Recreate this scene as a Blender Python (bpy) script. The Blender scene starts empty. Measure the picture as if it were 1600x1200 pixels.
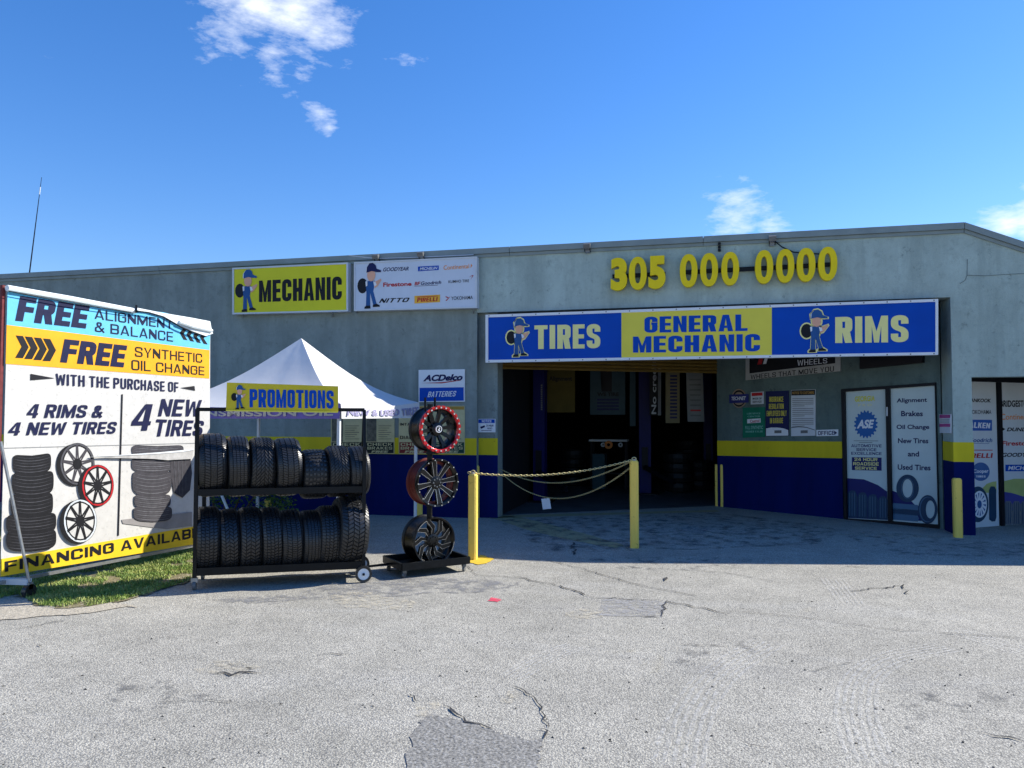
import bpy, math, random
from mathutils import Vector as V, Matrix, noise
random.seed(7)
S = bpy.context.scene
COL = S.collection

# ------------------------------------------------------------------ camera
CAMH = 1.6; FPX = 1190.29; PITCH = 0.0407391; ROLL = 0.000615; YAW = 0.241315; DIST = 9.98765602 * 8 / 7
cf = V((-math.sin(YAW) * math.cos(PITCH), math.cos(YAW) * math.cos(PITCH), math.sin(PITCH)))
r0 = V((math.cos(YAW), math.sin(YAW), 0)); u0 = r0.cross(cf)
cr = r0 * math.cos(ROLL) + u0 * math.sin(ROLL); cu = -r0 * math.sin(ROLL) + u0 * math.cos(ROLL)
CAM = V((0, -DIST, CAMH))
cam = bpy.data.objects.new('camera', bpy.data.cameras.new('camera')); COL.objects.link(cam)
cam.matrix_world = Matrix(((cr.x, cu.x, -cf.x, CAM.x), (cr.y, cu.y, -cf.y, CAM.y), (cr.z, cu.z, -cf.z, CAM.z), (0, 0, 0, 1)))
cam.data.sensor_width = 36; cam.data.lens = FPX / 1600 * 36; cam.data.clip_end = 3000; cam.data.clip_start = .05
S.camera = cam
S.view_settings.view_transform = 'Standard'; S.view_settings.look = 'None'
S.view_settings.exposure = 0.67; S.view_settings.gamma = 1

# ------------------------------------------------------------------ light
SUND = V((1.142, .739, 1.0)).normalized()
SEL = math.asin(SUND.z); SAZ = math.atan2(SUND.x, SUND.y)
W = bpy.data.worlds.new('World'); S.world = W; W.use_nodes = True
nt = W.node_tree; nt.nodes.clear()
def N(t, ty, **k):
    n = t.nodes.new(ty)
    for a, b in k.items():
        if a.startswith('i_'):
            n.inputs[a[2:].replace('_', ' ')].default_value = b
        else: setattr(n, a, b)
    return n
out = N(nt, 'ShaderNodeOutputWorld'); bg = N(nt, 'ShaderNodeBackground')
sky = N(nt, 'ShaderNodeTexSky', sky_type='NISHITA', sun_disc=False, sun_elevation=SEL, sun_rotation=SAZ)
sky.air_density = 1.25; sky.dust_density = .15; sky.ozone_density = 4.0; sky.altitude = 0
hsv = N(nt, 'ShaderNodeHueSaturation'); hsv.inputs['Saturation'].default_value = 1.2; hsv.inputs['Value'].default_value = 1
tint = N(nt, 'ShaderNodeMixRGB', blend_type='MULTIPLY'); tint.inputs[0].default_value = 1; tint.inputs[2].default_value = (.96, .99, 1.22, 1)
nt.links.new(sky.outputs[0], tint.inputs[1]); nt.links.new(tint.outputs[0], hsv.inputs['Color'])
geo = N(nt, 'ShaderNodeTexCoord')
def pxdir(x, y): return (cf * FPX + cr * (x - 800) - cu * (y - 600)).normalized()
def wmath(op, a, b=None, clamp=False):
    n = nt.nodes.new('ShaderNodeMath'); n.operation = op; n.use_clamp = clamp
    for i, q in enumerate((a, b)):
        if q is None: continue
        if isinstance(q, (int, float)): n.inputs[i].default_value = q
        else: nt.links.new(q, n.inputs[i])
    return n.outputs[0]
# clouds: noise thresholded around the clouds that stand in this part of the sky
ns = N(nt, 'ShaderNodeTexNoise'); ns.inputs['Scale'].default_value = 7; ns.inputs['Detail'].default_value = 9; ns.inputs['Roughness'].default_value = .62
ns.inputs['Distortion'].default_value = .5
mpc = N(nt, 'ShaderNodeMapping'); mpc.inputs['Rotation'].default_value = (.3, .75, .2); mpc.inputs['Scale'].default_value = (1, 1, 2.6)
nt.links.new(geo.outputs['Generated'], mpc.inputs[0]); nt.links.new(mpc.outputs[0], ns.inputs['Vector'])
ns2 = N(nt, 'ShaderNodeTexNoise'); ns2.inputs['Scale'].default_value = 26; ns2.inputs['Detail'].default_value = 7; ns2.inputs['Roughness'].default_value = .65
nt.links.new(mpc.outputs[0], ns2.inputs['Vector'])
tot = None
for (x, y, rad, st) in ((400, 0, 85, .98), (455, 20, 80, 1.0), (490, 55, 50, .9), (430, 85, 40, .85), (470, 108, 34, .62), (530, 60, 40, .55), (330, 10, 50, .6), (360, -10, 60, .9), (540, 95, 26, .55), (62, 88, 34, .62), (500, 180, 24, .9), (514, 197, 16, .85),
                        (645, 100, 32, .62), (1148, 336, 50, .95), (1205, 346, 36, .85), (1570, 352, 42, 1.1), (1640, 345, 60, 1.3), (590, 283, 12, .3),
                        (-700, 60, 200, 1.1), (-420, 330, 120, 1.0), (2300, 100, 260, 1.1), (2000, 330, 110, 1.1), (900, -900, 300, 1.1)):
    d = pxdir(x, y)
    dp = N(nt, 'ShaderNodeVectorMath', operation='DISTANCE'); dp.inputs[1].default_value = d
    nt.links.new(geo.outputs['Generated'], dp.inputs[0])
    r = rad / FPX * (FPX / math.sqrt(FPX ** 2 + (x - 800) ** 2 + (y - 600) ** 2))
    w = wmath('MULTIPLY', wmath('SUBTRACT', 1.0, wmath('DIVIDE', dp.outputs['Value'], r * 2.0), True), st)
    tot = w if tot is None else wmath('MAXIMUM', tot, w)
nz = wmath('ADD', wmath('MULTIPLY', ns.outputs['Fac'], .55), wmath('MULTIPLY', ns2.outputs['Fac'], .45))
den = wmath('MULTIPLY', wmath('SUBTRACT', wmath('ADD', wmath('MULTIPLY', tot, .40), nz), .70), 3.4, False)
den = wmath('MINIMUM', wmath('MAXIMUM', den, 0.0), 1.0)
den = wmath('MULTIPLY', den, .92)
mx = N(nt, 'ShaderNodeMixRGB'); mx.inputs[2].default_value = (7.6, 8.0, 8.6, 1)
nt.links.new(den, mx.inputs[0]); nt.links.new(hsv.outputs[0], mx.inputs[1])
nt.links.new(mx.outputs[0], bg.inputs[0]); bg.inputs[1].default_value = .10
nt.links.new(bg.outputs[0], out.inputs[0])
sl = bpy.data.lights.new('sun', 'SUN'); sl.energy = 5.0; sl.angle = math.radians(.53); sl.color = (1, .95, .85)
so = bpy.data.objects.new('sun', sl); COL.objects.link(so); so.rotation_euler = SUND.to_track_quat('Z', 'Y').to_euler(); so.location = (20, 12, 25)

# ------------------------------------------------------------------ helpers
def lin(c):
    c /= 255
    return c / 12.92 if c <= .04045 else ((c + .055) / 1.055) ** 2.4
def rgb(r, g, b, k=1.0): return (lin(r) * k, lin(g) * k, lin(b) * k, 1)
MATS = {}
def mat(name, c, rough=.6, metal=0, var=.12, scale=6, bump=0, bscale=80, streak=False, spec=.22, coat=0, trans=0, spots=None):
    if name in MATS: return MATS[name]
    m = bpy.data.materials.new(name); m.use_nodes = True; MATS[name] = m
    t = m.node_tree; b = t.nodes['Principled BSDF']
    b.inputs['Roughness'].default_value = rough; b.inputs['Metallic'].default_value = metal
    b.inputs['Specular IOR Level'].default_value = spec; b.inputs['Coat Weight'].default_value = coat
    g = N(t, 'ShaderNodeNewGeometry')
    n1 = N(t, 'ShaderNodeTexNoise'); n1.inputs['Scale'].default_value = scale; n1.inputs['Detail'].default_value = 8; n1.inputs['Roughness'].default_value = .6
    src = g.outputs['Position']
    if streak:
        mp = N(t, 'ShaderNodeMapping'); mp.inputs['Scale'].default_value = (1, 1, .16)
        t.links.new(src, mp.inputs[0]); src = mp.outputs[0]
    t.links.new(src, n1.inputs['Vector'])
    rp = N(t, 'ShaderNodeValToRGB'); rp.color_ramp.elements[0].position = .28; rp.color_ramp.elements[1].position = .74
    rp.color_ramp.elements[0].color = tuple(x * (1 - var) for x in c[:3]) + (1,)
    rp.color_ramp.elements[1].color = tuple(min(1, x * (1 + var)) for x in c[:3]) + (1,)
    t.links.new(n1.outputs['Fac'], rp.inputs[0]); last = rp.outputs[0]
    if spots:
        n3 = N(t, 'ShaderNodeTexNoise'); n3.inputs['Scale'].default_value = spots[0]; n3.inputs['Detail'].default_value = 10; n3.inputs['Roughness'].default_value = .7
        t.links.new(g.outputs['Position'], n3.inputs['Vector'])
        r3 = N(t, 'ShaderNodeValToRGB'); r3.color_ramp.elements[0].position = spots[1]; r3.color_ramp.elements[1].position = spots[1] + spots[2]
        t.links.new(n3.outputs['Fac'], r3.inputs[0])
        mm = N(t, 'ShaderNodeMixRGB'); mm.inputs[2].default_value = spots[3]
        t.links.new(r3.outputs[0], mm.inputs[0]); t.links.new(last, mm.inputs[1]); last = mm.outputs[0]
    t.links.new(last, b.inputs['Base Color'])
    if trans: b.inputs['Transmission Weight'].default_value = trans
    if bump:
        n2 = N(t, 'ShaderNodeTexNoise'); n2.inputs['Scale'].default_value = bscale; n2.inputs['Detail'].default_value = 5
        t.links.new(g.outputs['Position'], n2.inputs['Vector'])
        bp = N(t, 'ShaderNodeBump'); bp.inputs['Strength'].default_value = bump; bp.inputs['Distance'].default_value = .01
        t.links.new(n2.outputs['Fac'], bp.inputs['Height']); t.links.new(bp.outputs[0], b.inputs['Normal'])
    return m

def stucco(name, c):
    m = mat(name, c, .9, var=.09, scale=1.3, bump=.5, bscale=55, streak=True)
    t = m.node_tree; b = t.nodes['Principled BSDF']; g = [n for n in t.nodes if n.type == 'NEW_GEOMETRY'][0]
    last = b.inputs['Base Color'].links[0].from_socket
    def layer(last, sc, mapscale, p0, p1, colr, fac, rough=.65):
        mp = N(t, 'ShaderNodeMapping'); mp.inputs['Scale'].default_value = mapscale
        t.links.new(g.outputs['Position'], mp.inputs[0])
        n = N(t, 'ShaderNodeTexNoise'); n.inputs['Scale'].default_value = sc; n.inputs['Detail'].default_value = 9; n.inputs['Roughness'].default_value = rough
        t.links.new(mp.outputs[0], n.inputs['Vector'])
        r = N(t, 'ShaderNodeValToRGB'); r.color_ramp.elements[0].position = p0; r.color_ramp.elements[1].position = p1
        r.color_ramp.elements[1].color = (fac, fac, fac, 1)
        t.links.new(n.outputs['Fac'], r.inputs[0])
        mm = N(t, 'ShaderNodeMixRGB'); mm.inputs[2].default_value = colr
        t.links.new(r.outputs[0], mm.inputs[0]); t.links.new(last, mm.inputs[1]); return mm.outputs[0]
    last = layer(last, 3.0, (1, 1, .07), .5, .8, tuple(min(.8, x * 1.45) for x in c[:3]) + (1,), .42)
    last = layer(last, 2.2, (1, 1, .12), .48, .72, tuple(x * .45 for x in c[:3]) + (1,), .6)
    last = layer(last, 1.7, (1, 1, .7), .42, .68, tuple(x * .68 for x in c[:3]) + (1,), .7, .75)
    last = layer(last, 5.5, (1, 1, .9), .5, .66, tuple(x * .6 for x in c[:3]) + (1,), .6, .8)
    last = layer(last, 7.0, (1, 1, .8), .57, .66, tuple(x * .42 for x in c[:3]) + (1,), .75, .8)
    last = layer(last, 14.0, (1, 1, .5), .64, .7, (c[0] * .3, c[1] * .3, c[2] * .28, 1), .8, .75)
    t.links.new(last, b.inputs['Base Color'])
    return m

class MB:
    def __init__(s): s.v = []; s.f = []
    def add(s, vs, fs):
        o = len(s.v); s.v += [V(q) for q in vs]; s.f += [tuple(i + o for i in f) for f in fs]; return s
    def box(s, a, b):
        x0, y0, z0 = a; x1, y1, z1 = b
        return s.add([(x0, y0, z0), (x1, y0, z0), (x1, y1, z0), (x0, y1, z0), (x0, y0, z1), (x1, y0, z1), (x1, y1, z1), (x0, y1, z1)],
                     [(0, 3, 2, 1), (4, 5, 6, 7), (0, 1, 5, 4), (1, 2, 6, 5), (2, 3, 7, 6), (3, 0, 4, 7)])
    def obox(s, c, X, Y, Z):   # half-extent vectors
        c = V(c)
        vs = [c + X * a + Y * b + Z * d for d in (-1, 1) for (a, b) in ((-1, -1), (1, -1), (1, 1), (-1, 1))]
        return s.add(vs, [(0, 3, 2, 1), (4, 5, 6, 7), (0, 1, 5, 4), (1, 2, 6, 5), (2, 3, 7, 6), (3, 0, 4, 7)])
    def bar(s, p, q, w, h, up=V((0, 0, 1))):
        p = V(p); q = V(q); d = (q - p); n = d.normalized(); x = n.cross(up)
        if x.length < 1e-4: x = n.cross(V((1, 0, 0)))
        x.normalize(); y = x.cross(n)
        return s.obox((p + q) / 2, x * w / 2, d / 2, y * h / 2)
    def prism(s, pts, ext):
        n = len(pts); pts = [V(q) for q in pts]; ext = V(ext)
        return s.add(pts + [q + ext for q in pts], [tuple(range(n))[::-1], tuple(range(n, 2 * n))] + [(i, (i + 1) % n, n + (i + 1) % n, n + i) for i in range(n)])
    def tube(s, pts, r, n=8, cap=True):
        pts = [V(q) for q in pts]; o = len(s.v); rr = r if isinstance(r, (list, tuple)) else [r] * len(pts)
        for i, p in enumerate(pts):
            d = (pts[min(i + 1, len(pts) - 1)] - pts[max(i - 1, 0)]).normalized()
            x = d.cross(V((0, 0, 1)))
            if x.length < 1e-3: x = d.cross(V((0, 1, 0)))
            x.normalize(); y = d.cross(x)
            for k in range(n):
                a = 2 * math.pi * k / n; s.v.append(p + (x * math.cos(a) + y * math.sin(a)) * rr[i])
        for i in range(len(pts) - 1):
            for k in range(n):
                a = o + i * n + k; b = o + i * n + (k + 1) % n; s.f.append((a, b, b + n, a + n))
        if cap:
            s.f.append(tuple(o + k for k in range(n))[::-1]); s.f.append(tuple(o + (len(pts) - 1) * n + k for k in range(n)))
        return s
    def lathe(s, prof, n=32, axis='X', close=True, a0=0):   # prof: (axial, radius)
        o = len(s.v); m = len(prof)
        for k in range(n):
            a = 2 * math.pi * k / n + a0; c, d = math.cos(a), math.sin(a)
            for (w, r) in prof:
                s.v.append(V((w, r * c, r * d)) if axis == 'X' else V((r * c, w, r * d)) if axis == 'Y' else V((r * c, r * d, w)))
        for k in range(n):
            for i in range(m if close else m - 1):
                j = (i + 1) % m; k2 = (k + 1) % n
                s.f.append((o + k * m + i, o + k * m + j, o + k2 * m + j, o + k2 * m + i))
        return s
    def mesh(s, name, m, off=V((0, 0, 0)), smooth=False):
        me = bpy.data.meshes.new(name); me.from_pydata([tuple(q - off) for q in s.v], [], s.f); me.update()
        if m: me.materials.append(m)
        if smooth:
            for p in me.polygons: p.use_smooth = True
        return me
    def build(s, name, m, parent=None, smooth=False, loc=None, stuff=False):
        off = V((0, 0, 0))
        if parent is not None: off = worldloc(parent)
        if loc is not None: off = V(loc)
        me = s.mesh(name, m, off, smooth); o = bpy.data.objects.new(name, me); COL.objects.link(o)
        if parent is not None: o.parent = parent; o.location = off - worldloc(parent)
        else: o.location = off
        if smooth:
            try:
                md = o.modifiers.new('e', 'EDGE_SPLIT'); md.split_angle = math.radians(35)
            except Exception: pass
        if stuff: o['kind'] = 'stuff'
        return o
def worldloc(o):
    l = V((0, 0, 0))
    while o is not None: l += o.location; o = o.parent
    return l
def tag(o, label, cat, group=None):
    o['label'] = label; o['category'] = cat
    if group: o['group'] = group
    return o
def thing(name, label, cat, loc=(0, 0, 0), group=None, rot=None):
    o = bpy.data.objects.new(name, None); o.empty_display_size = .1; COL.objects.link(o); o.location = loc
    if rot: o.rotation_euler = rot
    return tag(o, label, cat, group)
def struct(name, mb, m, label=None, **k):
    o = mb.build(name, m, **k); o['kind'] = 'structure'
    if label: o['label'] = label
    return o
def gp(x, y, z=0.0):
    d = cf * FPX + cr * (x - 800) - cu * (y - 600); t = (z - CAMH) / d.z
    return CAM + d * t
class Plane:
    def __init__(s, o, u, n=None, v=V((0, 0, 1))):
        s.o = V(o); s.u = V(u).normalized(); s.v = V(v)
        s.n = s.u.cross(s.v).normalized() if n is None else V(n)
    def hit(s, x, y, n=0.0):
        d = cf * FPX + cr * (x - 800) - cu * (y - 600); p = s.o + s.n * n
        t = (p - CAM).dot(s.n) / d.dot(s.n); return CAM + d * t
    def quad(s, q, n): return [s.hit(x, y, n) for x, y in q]
def slab(P, q, n0, n1, name, m, parent):
    """a board whose front outline is the pixel quad q at depth n1, back at n0"""
    pts = P.quad(q, n1); return MB().prism(pts[::-1], -P.n * (n1 - n0)).build(name, m, parent)
def flat(P, q, n, name, m, parent, t=.0012):
    pts = P.quad(q, n); 
    if t: return MB().prism(pts[::-1], -P.n * t).build(name, m, parent)
    return MB().add(pts, [tuple(range(len(pts)))]).build(name, m, parent)
def rect(x0, y0, x1, y1, y2=None, y3=None):
    """left x0 (top y0, bottom y1), right x1 (top y2, bottom y3)"""
    if y2 is None: y2, y3 = y0, y1
    return [(x0, y1), (x1, y3), (x1, y2), (x0, y0)]
def ell(cx, cy, rx, ry, n=28, a0=0, a1=2 * math.pi):
    return [(cx + rx * math.cos(a0 + (a1 - a0) * i / n), cy + ry * math.sin(a0 + (a1 - a0) * i / n)) for i in range(n)]
TC = {}
def textmesh(s, off, shear, sp):
    k = (s, off, shear, sp)
    if k in TC: return TC[k]
    cu_ = bpy.data.curves.new('t', 'FONT'); cu_.body = s; cu_.offset = off; cu_.shear = shear; cu_.space_character = sp; cu_.resolution_u = 5
    o = bpy.data.objects.new('t', cu_); TMP.objects.link(o)
    dg = bpy.context.evaluated_depsgraph_get(); dg.update()
    me = o.evaluated_get(dg).to_mesh()
    vs = [tuple(v.co) for v in me.vertices]; fs = [tuple(p.vertices) for p in me.polygons]
    o.evaluated_get(dg).to_mesh_clear()
    bpy.data.objects.remove(o); bpy.data.curves.remove(cu_)
    x0 = min(v[0] for v in vs); x1 = max(v[0] for v in vs); y0 = min(v[1] for v in vs); y1 = max(v[1] for v in vs)
    vs = [((v[0] - x0) / (x1 - x0), (v[1] - y0) / (y1 - y0)) for v in vs]
    TC[k] = (vs, fs); return TC[k]
def ribbon(path, t, r):
    """constant width stroke along a polyline with rounded corners"""
    P = [V((a, b, 0)) for a, b in path]; L = []; R_ = []
    for i, p in enumerate(P):
        if i in (0, len(P) - 1):
            d = (P[1] - P[0]) if i == 0 else (P[-1] - P[-2]); d.normalize(); n = V((-d.y, d.x, 0)) * t / 2
            L.append(p + n); R_.append(p - n)
        else:
            d0 = (p - P[i - 1]).normalized(); d1 = (P[i + 1] - p).normalized()
            k = min(r, (p - P[i - 1]).length * .499, (P[i + 1] - p).length * .499)
            A = p - d0 * k; B = p + d1 * k; m = 5
            for j in range(m + 1):
                u = j / m; q = A * (1 - u) ** 2 + p * 2 * u * (1 - u) + B * u * u; d = (d0 * (1 - u) + d1 * u).normalized(); n = V((-d.y, d.x, 0)) * t / 2
                L.append(q + n); R_.append(q - n)
    return [[L[i], R_[i], R_[i + 1], L[i + 1]] for i in range(len(L) - 1)]
def glyph(ch, w, t):
    h = t / 2; x0, x1, y0, y1, ym = h, w - h, h, 1 - h, .5; r = min(.16, (w - t) * .5); q = []; W_ = w
    def rc(a, b, c, d): q.append([V((a, b, 0)), V((c, b, 0)), V((c, d, 0)), V((a, d, 0))])
    def pg(*p): q.append([V((a, b, 0)) for a, b in p])
    def rb(*p, rr=None): q.extend(ribbon(p, t, r if rr is None else rr))
    td = t * 1.08; tb = t * .92
    if ch == 'I': rc(0, 0, t, 1); W_ = t
    elif ch == '-': rc(0, ym - h * .8, w * .5, ym + h * .8); W_ = w * .5
    elif ch == 'T': rc(0, 1 - tb, w, 1); rc(w / 2 - h, 0, w / 2 + h, 1 - tb)
    elif ch in 'EFL':
        rc(0, 0, t, 1); W_ = w * .88
        if ch in 'EF': rc(t, 1 - tb, W_, 1); rc(t, ym - tb / 2, W_ * .95, ym + tb / 2)
        if ch in 'EL': rc(t, 0, W_, tb)
    elif ch == 'H': rc(0, 0, t, 1); rc(w - t, 0, w, 1); rc(t, ym - h, w - t, ym + h)
    elif ch == 'N': rc(0, 0, t * .9, 1); rc(w - t * .9, 0, w, 1); pg((t * .9, 1), (t * .9, 1 - .45), (w - t * .9, 0), (w - t * .9, .45))
    elif ch == 'M':
        W_ = w * 1.32; s_ = t * .92; rc(0, 0, s_, 1); rc(W_ - s_, 0, W_, 1); c = W_ / 2
        pg((s_, 1), (s_, .62), (c - s_ * .36, 0), (c, 0), (c, .42)); pg((W_ - s_, 1), (c, .42), (c, 0), (c + s_ * .36, 0), (W_ - s_, .62))
    elif ch == 'W':
        W_ = w * 1.45; s_ = t * .92; a = W_ * .25
        pg((0, 1), (a - s_ * .5, 0), (a + s_ * .45, 0), (s_, 1)); pg((a - s_ * .1, .0), (a + s_ * .5, 0), (W_ / 2 + s_ * .25, .9), (W_ / 2 - s_ * .45, .9))
        pg((W_ - a - s_ * .5, 0), (W_ - a + s_ * .1, 0), (W_ / 2 + s_ * .45, .9), (W_ / 2 - s_ * .25, .9)); pg((W_ - a - s_ * .45, 0), (W_ - a + s_ * .5, 0), (W_, 1), (W_ - s_, 1))
    elif ch == 'A':
        W_ = w * 1.08; c = W_ / 2; pg((0, 0), (t * .95, 0), (c + .0, .80), (c, 1), (c - t * .55, 1)); pg((W_ - t * .95, 0), (W_, 0), (c + t * .55, 1), (c, 1), (c, .80)); rc(c * .55, .20, W_ - c * .55, .20 + t * .8)
    elif ch == 'V': W_ = w * 1.05; c = W_ / 2; pg((0, 1), (c - t * .5, 0), (c, 0), (c, .24), (t, 1)); pg((W_, 1), (W_ - t, 1), (c, .24), (c, 0), (c + t * .5, 0))
    elif ch == 'Y': c = w / 2; rc(c - h, 0, c + h, .42); pg((0, 1), (c - h, .42), (c + h * .2, .42), (t, 1)); pg((w, 1), (w - t, 1), (c - h * .2, .42), (c + h, .42))
    elif ch == 'X': pg((0, 0), (t, 0), (w, 1), (w - t, 1)); pg((0, 1), (t, 1), (w, 0), (w - t, 0))
    elif ch == 'K': rc(0, 0, t, 1); pg((t, .38), (t, .66), (w - t * .95, 1), (w, 1)); pg((t * 1.1, .52), (t * 1.75, .66), (w, 0), (w - t, 0))
    elif ch in 'O0': rb((w / 2, y1), (x0, y1), (x0, y0), (x1, y0), (x1, y1), (w / 2, y1))
    elif ch == 'D': rc(0, 0, t, 1); rb((t, y1), (x1, y1), (x1, y0), (t, y0))
    elif ch == 'U': rb((x0, 1), (x0, y0), (x1, y0), (x1, 1))
    elif ch == 'J': rb((x0, .35), (x0, y0), (x1, y0), (x1, 1))
    elif ch == 'C': rb((x1, .64), (x1, y1), (x0, y1), (x0, y0), (x1, y0), (x1, .36))
    elif ch == 'G': rb((x1, .66), (x1, y1), (x0, y1), (x0, y0), (x1, y0), (x1, .5), rr=r); rc(w * .52, .5 - tb * .1, w, .5 + tb * .8)
    elif ch == 'S': rb((x1, .68), (x1, y1), (x0, y1), (x0, .56), (x1, .44), (x1, y0), (x0, y0), (x0, .32), rr=min(r, .15))
    elif ch in 'PRB':
        rc(0, 0, t, 1); rb((t, y1), (x1, y1), (x1, ym - .02), (t, ym - .02))
        if ch == 'R': pg((w * .42, ym - .08), (w * .42 + t, ym - .0), (w, 0), (w - t, 0))
        if ch == 'B': rb((t, ym - .02), (x1, ym - .02), (x1, y0), (t, y0), rr=min(r, .12))
    elif ch == '3': rb((x0, .68), (x0, y1), (x1, y1), (x1, .52), (w * .35, .52)); rb((w * .4, .50), (x1, .50), (x1, y0), (x0, y0), (x0, .32))
    elif ch == '5': rc(0, 1 - tb, w * .95, 1); rc(0, .42, t, 1 - tb); rb((t * .6, .58), (x1, .58), (x1, y0), (x0, y0), (x0, .30))
    elif ch == '2': rb((x0, .66), (x0, y1), (x1, y1), (x1, .56), (x0, t), rr=.12); rc(0, 0, w, tb)
    elif ch == '4': rc(w * .58, 0, w * .58 + t, 1); rc(0, .20, w, .20 + t * .8); pg((0, .20 + t * .8), (t * 1.0, .20 + t * .8), (w * .58, .86), (w * .58, 1), (w * .5, 1))
    elif ch == '&': rb((w * 1.05, .0), (w * .28, .68), (w * .28, y1), (w * .68, y1), (w * .68, .66), (x0, .42), (x0, y0), (w * .62, y0), (w * 1.0, .46), rr=.08); W_ = w * 1.1
    return q, W_
def blockmesh(s, w, t, shear, gap):
    k = ('b', s, w, t, shear, gap)
    if k in TC: return TC[k]
    vs = []; fs = []; x = 0; z = 0
    for ch in s:
        if ch == ' ': x += w * .5; continue
        q, W_ = glyph(ch, w, t)
        for i, p in enumerate(q):
            a = sum((p[j].x * p[(j + 1) % len(p)].y - p[(j + 1) % len(p)].x * p[j].y) for j in range(len(p)))
            if a < 0: p = p[::-1]
            o = len(vs); vs += [(c.x + x + shear * c.y, c.y, i % 7) for c in p]; fs.append(tuple(range(o, o + len(p))))
        x += W_ + gap
    x0 = min(v[0] for v in vs); x1 = max(v[0] for v in vs); vs = [((v[0] - x0) / (x1 - x0), v[1], v[2]) for v in vs]
    TC[k] = (vs, fs); return TC[k]
def BT(P, xl, t0, b0, xr, t1, b1, n, s, m, par, w=.5, t=.19, shear=0, gap=.07, depth=0, name='lettering'):
    vs, fs = blockmesh(s, w, t, shear, gap); bl, br, tr, tl = P.quad([(xl, b0), (xr, b1), (xr, t1), (xl, t0)], n)
    pts = [(bl * (1 - a) + br * a) * (1 - b) + (tl * (1 - a) + tr * a) * b + P.n * (.00012 * l) for a, b, l in vs]; mb = MB()
    if depth:
        for f in fs: mb.prism([pts[i] for i in f][::-1], -P.n * depth)
    else: mb.add(pts, fs)
    return mb.build(name, m, par)
TMP = bpy.data.collections.new('tmp'); COL.children.link(TMP)
def txt(P, q, n, s, m, parent, off=.02, shear=0, sp=1.0, name='lettering', depth=0):
    vs, fs = textmesh(s, off, shear, sp)
    bl, br, tr, tl = P.quad(q, n)
    pts = [(bl * (1 - a) + br * a) * (1 - b) + (tl * (1 - a) + tr * a) * b for a, b in vs]
    mb = MB()
    if depth:
        k = len(pts); mb.v = pts + [p - P.n * depth for p in pts]
        mb.f = list(fs) + [tuple(i + k for i in f[::-1]) for f in fs]
        cnt = {}
        for f in fs:
            for i in range(len(f)): cnt[(f[i], f[(i + 1) % len(f)])] = 1
        for (a, b) in cnt:
            if (b, a) not in cnt: mb.f.append((b, a, a + k, b + k))
    else: mb.add(pts, fs)
    return mb.build(name, m, parent)

# materials
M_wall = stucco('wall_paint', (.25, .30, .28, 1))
M_wall2 = stucco('wall_paint_fascia_glare', (.395, .49, .445, 1))  # same wall paint, lightened: brighter glare on this side put into the colour
M_blue = mat('dado_blue', rgb(0, 21, 84), .8, var=.22, scale=3, bump=.3, streak=True, spec=.12, spots=(9, .66, .05, rgb(20, 40, 90)))
M_yel = mat('band_yellow', rgb(206, 188, 34), .75, var=.12, scale=4, bump=.3, streak=True, spots=(12, .62, .08, rgb(150, 132, 40)))
M_bol = mat('bollard_yellow', rgb(238, 206, 98), .5, var=.12, scale=9, bump=.3, bscale=60, streak=True, spots=(22, .63, .04, rgb(170, 140, 60)))
M_black = mat('black_steel', rgb(22, 24, 26), .38, metal=.2, var=.3, scale=14, bump=.1)
M_white = mat('white_print', rgb(222, 226, 228), .55, var=.04, scale=3)
M_wgrey = mat('frame_white', rgb(200, 206, 210), .5, var=.08, scale=5)
M_galv = mat('galvanised_steel', rgb(150, 152, 152), .42, metal=.7, var=.2, scale=20)
M_chain = mat('chain_steel', rgb(212, 196, 140), .4, metal=.35, var=.25, scale=60)
M_sblue = mat('sign_blue', rgb(0, 72, 172), .42, var=.1, scale=2.2, spec=.12, spots=(5, .66, .1, rgb(20, 100, 190)))
M_syel = mat('sign_yellow', rgb(226, 212, 78), .5, var=.05, scale=3)
M_syel2 = mat('sign_yellow_bright', rgb(212, 208, 40), .5, var=.05, scale=3)
M_navy = mat('print_navy', rgb(20, 28, 78), .5, var=.1)
M_ink = mat('print_black', rgb(18, 20, 26), .5, var=.1)
M_red = mat('print_red', rgb(178, 34, 40), .5, var=.1)
M_orange = mat('print_orange', rgb(226, 140, 70), .5, var=.1)
M_cream = mat('print_cream', rgb(236, 228, 150), .5, var=.05)
M_skin = mat('print_skin', rgb(222, 168, 140), .5, var=.05)
M_denim = mat('print_denim', rgb(36, 84, 140), .5, var=.1)
M_glass = mat('dark_glass', rgb(20, 26, 30), .08, var=.1, spec=.6)
M_dark = mat('dark_interior', rgb(26, 27, 30), .9, var=.3, scale=3)
M_frame = mat('dark_frame', rgb(14, 17, 24), .5, var=.15)
M_conc = mat('concrete', rgb(176, 172, 162), .9, var=.18, scale=9, bump=.5, bscale=60)
M_rub = mat('tyre_rubber', rgb(28, 29, 31), .34, var=.35, scale=30, bump=.12, bscale=300, spec=.65)
M_rub2 = mat('tyre_sidewall', rgb(22, 23, 25), .5, var=.25, scale=30, bump=.15, bscale=250, spec=.42)
M_gloss = mat('gloss_black_alloy', rgb(8, 8, 9), .3, metal=0, var=.2, coat=.0, spec=.35)
M_mill = mat('milled_alloy', rgb(205, 205, 205), .22, metal=.9, var=.1)
M_redm = mat('red_anodised', rgb(190, 30, 36), .25, metal=.45, var=.15, coat=.4)
M_redp = mat('barrel_red', rgb(104, 42, 36), .45, metal=.2, var=.15)
M_castor = mat('castor_grey', rgb(110, 112, 112), .5, metal=.3, var=.2)

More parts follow.
